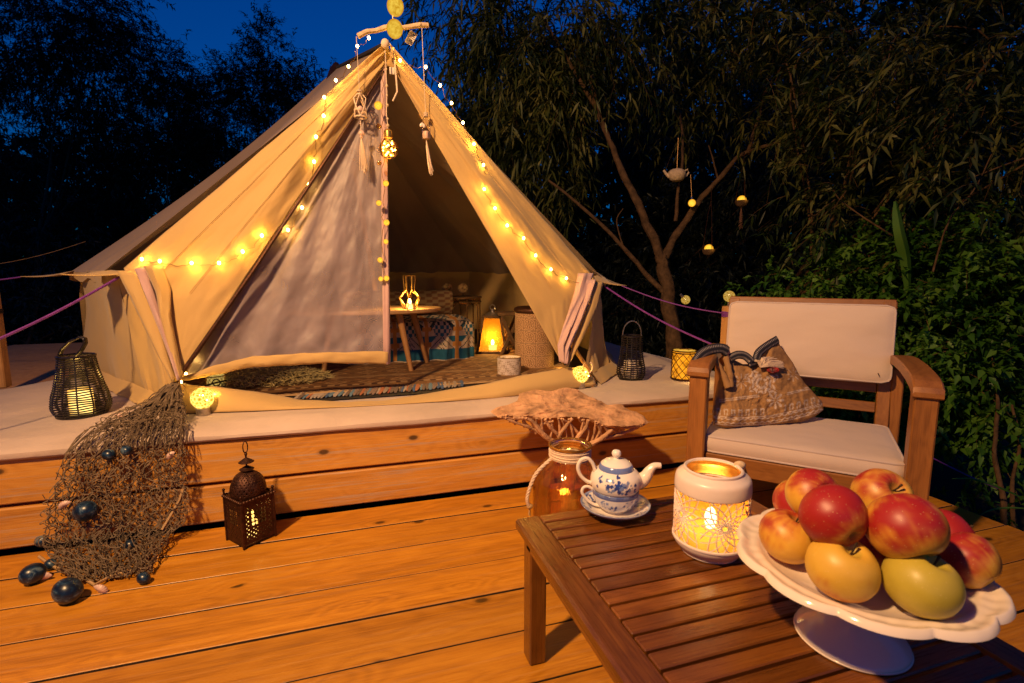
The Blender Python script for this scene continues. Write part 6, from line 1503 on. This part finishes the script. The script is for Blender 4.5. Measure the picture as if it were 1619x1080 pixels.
tree('dark tree between the tent and the forked willow', (1.6, 7.2, -.35), [E_(830, 230, 7.0, .9, .8, .8), E_(960, 150, 7.0, 1.1, .9, 1.0), E_(1100, 200, 6.5, 1.1, .8, .9), E_(760, 150, 7.4, .4, .5, .5)], 2200, 14, .3, .09, .018, LD, .4, .03, clump=.22, name='willow_tree', bark=M['barkd'])
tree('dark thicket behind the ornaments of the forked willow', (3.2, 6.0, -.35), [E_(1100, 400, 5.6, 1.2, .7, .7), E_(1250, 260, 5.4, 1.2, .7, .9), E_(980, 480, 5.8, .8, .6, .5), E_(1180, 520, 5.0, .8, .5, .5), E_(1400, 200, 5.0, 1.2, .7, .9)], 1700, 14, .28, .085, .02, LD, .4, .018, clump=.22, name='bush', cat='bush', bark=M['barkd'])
# hedge right
tree('dense green hedge with broad leaves behind and right of the armchair', (2.9, 2.3, -.35), [E_(1300, 470, 2.95, .38, .30, .20), E_(1440, 430, 2.75, .42, .30, .22), E_(1580, 450, 2.5, .36, .30, .28), E_(1500, 560, 2.55, .40, .28, .26), E_(1600, 620, 2.35, .30, .25, .20), E_(1380, 620, 2.75, .34, .22, .16), E_(1260, 600, 3.0, .35, .22, .16), E_(1540, 660, 2.5, .26, .2, .12)], 2100, 10, .15, .050, .024, LG, .25, .02, clump=.075, name='hedge', cat='hedge', ncl=330, twigs=4)
# dark backdrop of woodland
wl_ = []
for x, y, d, rx, rz in ((-150, 420, 9.5, 1.8, 1.3), (80, 330, 10, 1.6, 1.3), (300, 320, 10, 1.5, 1.0), (500, 320, 10, 1.5, 1.0), (700, 330, 10, 1.5, 1.2), (900, 250, 9.5, 1.8, 1.9), (1120, 200, 9, 1.8, 2.1), (1350, 160, 8.5, 1.9, 2.4), (1600, 120, 8, 2.0, 2.6), (1850, 100, 7.5, 2.0, 2.6), (1400, 500, 7, 2.0, 1.2), (1100, 520, 8, 2.0, 1.0), (100, 560, 8, 2.0, .9), (1700, 480, 6, 1.5, 1.2), (1000, 380, 8.6, 1.6, 1.0), (1200, 380, 8.4, 1.6, 1.0), (760, 420, 9, 1.3, .8), (1080, 440, 7.6, 1.4, .7)):
    wl_.append(E_(x, y, d, rx, .8, rz))
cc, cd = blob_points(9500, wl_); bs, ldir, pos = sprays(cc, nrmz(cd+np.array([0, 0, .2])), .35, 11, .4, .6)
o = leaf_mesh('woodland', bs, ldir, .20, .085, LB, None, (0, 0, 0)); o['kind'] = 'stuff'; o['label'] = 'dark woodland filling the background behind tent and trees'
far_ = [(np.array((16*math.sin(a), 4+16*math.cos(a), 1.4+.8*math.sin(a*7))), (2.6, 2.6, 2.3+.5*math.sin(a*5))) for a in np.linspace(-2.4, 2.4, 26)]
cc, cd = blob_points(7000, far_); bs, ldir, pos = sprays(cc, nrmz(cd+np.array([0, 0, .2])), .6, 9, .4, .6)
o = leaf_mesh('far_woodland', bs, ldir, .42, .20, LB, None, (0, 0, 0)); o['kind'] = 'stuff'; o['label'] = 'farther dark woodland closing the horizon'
# undergrowth close to the deck on the right and left
cc = np.stack([rng.uniform(2.15, 5.5, 900), rng.uniform(-.2, 5.5, 900), rng.uniform(-.38, -.30, 900)], 1); bs, ldir, pos = sprays(cc, nrmz(rng.normal(0, .5, (900, 3))+np.array([0, 0, 1.0])), .16, 8, .2, .4)
o = leaf_mesh('undergrowth', bs, ldir, .055, .020, LG, None, (0, 0, 0)); o['kind'] = 'stuff'; o['label'] = 'low leafy undergrowth beyond the right edge of the deck'
# grass blades and stalks at the right edge
def blade(label, base, pts, w_, mat=LG):
    t = thing('grass_blade', label, 'plant', base, 0); P = [Vector(p)-Vector(base) for p in pts]; b = MB(); m_ = len(P)
    def f(u, v):
        i = v*(m_-1); a = min(int(i), m_-2); tt = i-a; p0, p1, p2, p3 = P[max(a-1, 0)], P[a], P[a+1], P[min(a+2, m_-1)]; p = .5*((2*p1)+(-p0+p2)*tt+(2*p0-5*p1+4*p2-p3)*tt*tt+(-p0+3*p1-3*p2+p3)*tt**3)
        d = (P[min(a+1, m_-1)]-P[a]).normalized(); s_ = d.cross(Vector(FW)).normalized(); k_ = w_*math.sin(math.pi*min(.97, max(.05, v)))**.6; return p+s_*(u-.5)*k_+Vector(FW)*abs(u-.5)*k_*.4
    b.grid(f, 4, 20); b.build('blade', mat, t); return t
blade('broad upright reed leaf in front of the hedge, above the armchair', DP(1437, 470, 2.5), [DP(1437, 470, 2.5), DP(1434, 410, 2.45), DP(1424, 365, 2.4), DP(1416, 318, 2.4)], .060)
blade('long thin grass blade arching over the deck corner at the right edge', DP(1640, 800, 2.0), [DP(1640, 800, 2.0), DP(1590, 775, 2.0), DP(1540, 758, 2.0), DP(1505, 757, 2.0)], .008)
blade('short grass blade just below the long arching one at the right edge', DP(1640, 800, 1.9), [DP(1640, 806, 1.9), DP(1600, 803, 1.9), DP(1570, 806, 1.9), DP(1550, 814, 1.9)], .007)
def stalk(label, pts, r_):
    t = thing('dry_stalk', label, 'plant', pts[0]); b = MB(); limb(b, [Vector(p)-Vector(pts[0]) for p in pts], r_, r_*.5, 3); b.build('stem', M['bark'], t)
stalk('thick dry stalk at the right edge of the deck, leftmost of the group', [DP(1588, 845, 2.1), DP(1585, 780, 2.1), DP(1572, 720, 2.15), DP(1578, 640, 2.2), DP(1570, 560, 2.3)], .012)
stalk('thin dry stalk right of the thick one at the right edge', [DP(1604, 845, 2.1), DP(1600, 770, 2.1), DP(1612, 700, 2.15), DP(1600, 640, 2.2)], .009)
stalk('bare reddish twig slanting up through the hedge above the armchair', [DP(1410, 372, 2.6), DP(1375, 350, 2.6), DP(1330, 318, 2.7), DP(1318, 300, 2.7)], .005)
stalk('bare reddish twig rising through the hedge near the right edge', [DP(1475, 430, 2.4), DP(1500, 350, 2.4), DP(1540, 300, 2.4), DP(1570, 240, 2.4)], .005)

# ------------------------------------------------------------------ ornaments hanging in the tree
def hanger(label, bx, by, topy, tass, r_=.034):
    o0 = Vector(DP(bx, by, TD_-.12)); t = thing('macrame_hanger', label, 'ornament', o0); tz = DP(bx, topy, TD_-.12)[2]-o0.z
    b = MB(); b.lathe(lathe_smooth([(.008, -.004), (.030, .006), (.042, .026), (.044, .040), (.041, .040), (.028, .012), (0, .006)], 4), 24); b.build('basket', M['bark'], t)
    b = MB()
    for k in range(3): a = 2*math.pi*k/3+.4; b.tube([(.042*math.cos(a), .042*math.sin(a), .03), (.016*math.cos(a), .016*math.sin(a), tz*.62), (0, 0, tz*.8)], .0022, 5)
    b.tube([(0, 0, tz*.8), (0, 0, tz)], .0026, 5); b.build('cord', M['rust'], t)
    if tass: b = MB(); tassel(b, (0, 0, 0), .15, .014, 16, 3); b.build('tassel', M['rust'], t)
    lt = thing('ball_lamp', 'glowing yellow glass ball held in the '+label.split(',')[0], 'lamp', o0+Vector((0, 0, .046))); b = MB(); b.sph((0, 0, 0), .031, 20); b.build('glass_ball', M['ball'], lt); point_light('ball_glow', (0, -.05, .0), .10, (1, .6, .1), .03, lt)
hanger('lower left macrame hanger, on the right limb of the forked tree', 1120, 404, 300, False)
hanger('upper right macrame hanger with long tassel, near the end of the limb', 1172, 327, 243, True)
def smallball(label, x, y, d, r_, stem, mat='ball'):
    o0 = Vector(DP(x, y, d)); t = thing('ball_lamp', label, 'lamp', o0); b = MB(); b.sph((0, 0, 0), r_, 18); b.build('glass_ball', M[mat], t); b = MB(); st = Vector(stem); b.tube([st.normalized()*r_*.9, st.normalized()*(r_*.9+.02)], .006, 8); b.build('socket', M['steel'], t)
    if st.length > .06: b = MB(); b.tube([st.normalized()*(r_+.015), st], .0012, 4); b.build('wire', M['wire'], t)
smallball('small glowing ball lamp hanging left of the macrame hangers in the tree', 1094, 321, TD_-.1, .026, (0, .03, .20))
smallball('small yellow glass ball resting on the upper purple rope in front of the trunk', 1084, 474, 2.45, .021, (-.025, 0, .022), 'crackledim')
pt_ = tr_+Vector((0, 0, .046)); t = thing('ball_lamp', 'crackle glass ball lamp on top of the post behind the armchair', 'lamp', (pt_.x, pt_.y, tr_.z)); b = MB(); b.tube([(0, 0, 0), (0, 0, .022)], .006, 8); b.build('socket', M['steel'], t); b = MB(); b.sph((0, 0, .044), .025, 24); b.build('glass_ball', M['crackledim'], t)
# hanging teapot
o0 = Vector(DP(1070, 276, TD_-.1)); t = thing('hanging_teapot', 'little pale teapot hanging from the tree between the two limbs', 'teapot', o0)
b = MB(); b.lathe(lathe_smooth([(0, -.045), (.03, -.045), (.050, -.030), (.062, -.005), (.058, .018), (.040, .034), (.034, .036)], 4), 28); b.build('pot_body', M['stick'], t)
b = MB(); u_ = Vector(RT); b.tube([u_*.045+Vector((0, 0, .02)), u_*.075+Vector((0, 0, .035)), u_*.085+Vector((0, 0, .015)), u_*.068+Vector((0, 0, -.01)), u_*.052+Vector((0, 0, -.015))], .006, 7); b.build('handle', M['stick'], t)
b = MB(); b.tube([-u_*.05+Vector((0, 0, -.015)), -u_*.075+Vector((0, 0, .005)), -u_*.095+Vector((0, 0, .03))], [.014, .010, .007], 8); b.build('spout', M['stick'], t)
b = MB(); b.tube([(0, 0, .034), (0, 0, .25)], .0015, 4); b.build('cord', M['wire'], t)
print('done', len(bpy.data.objects))
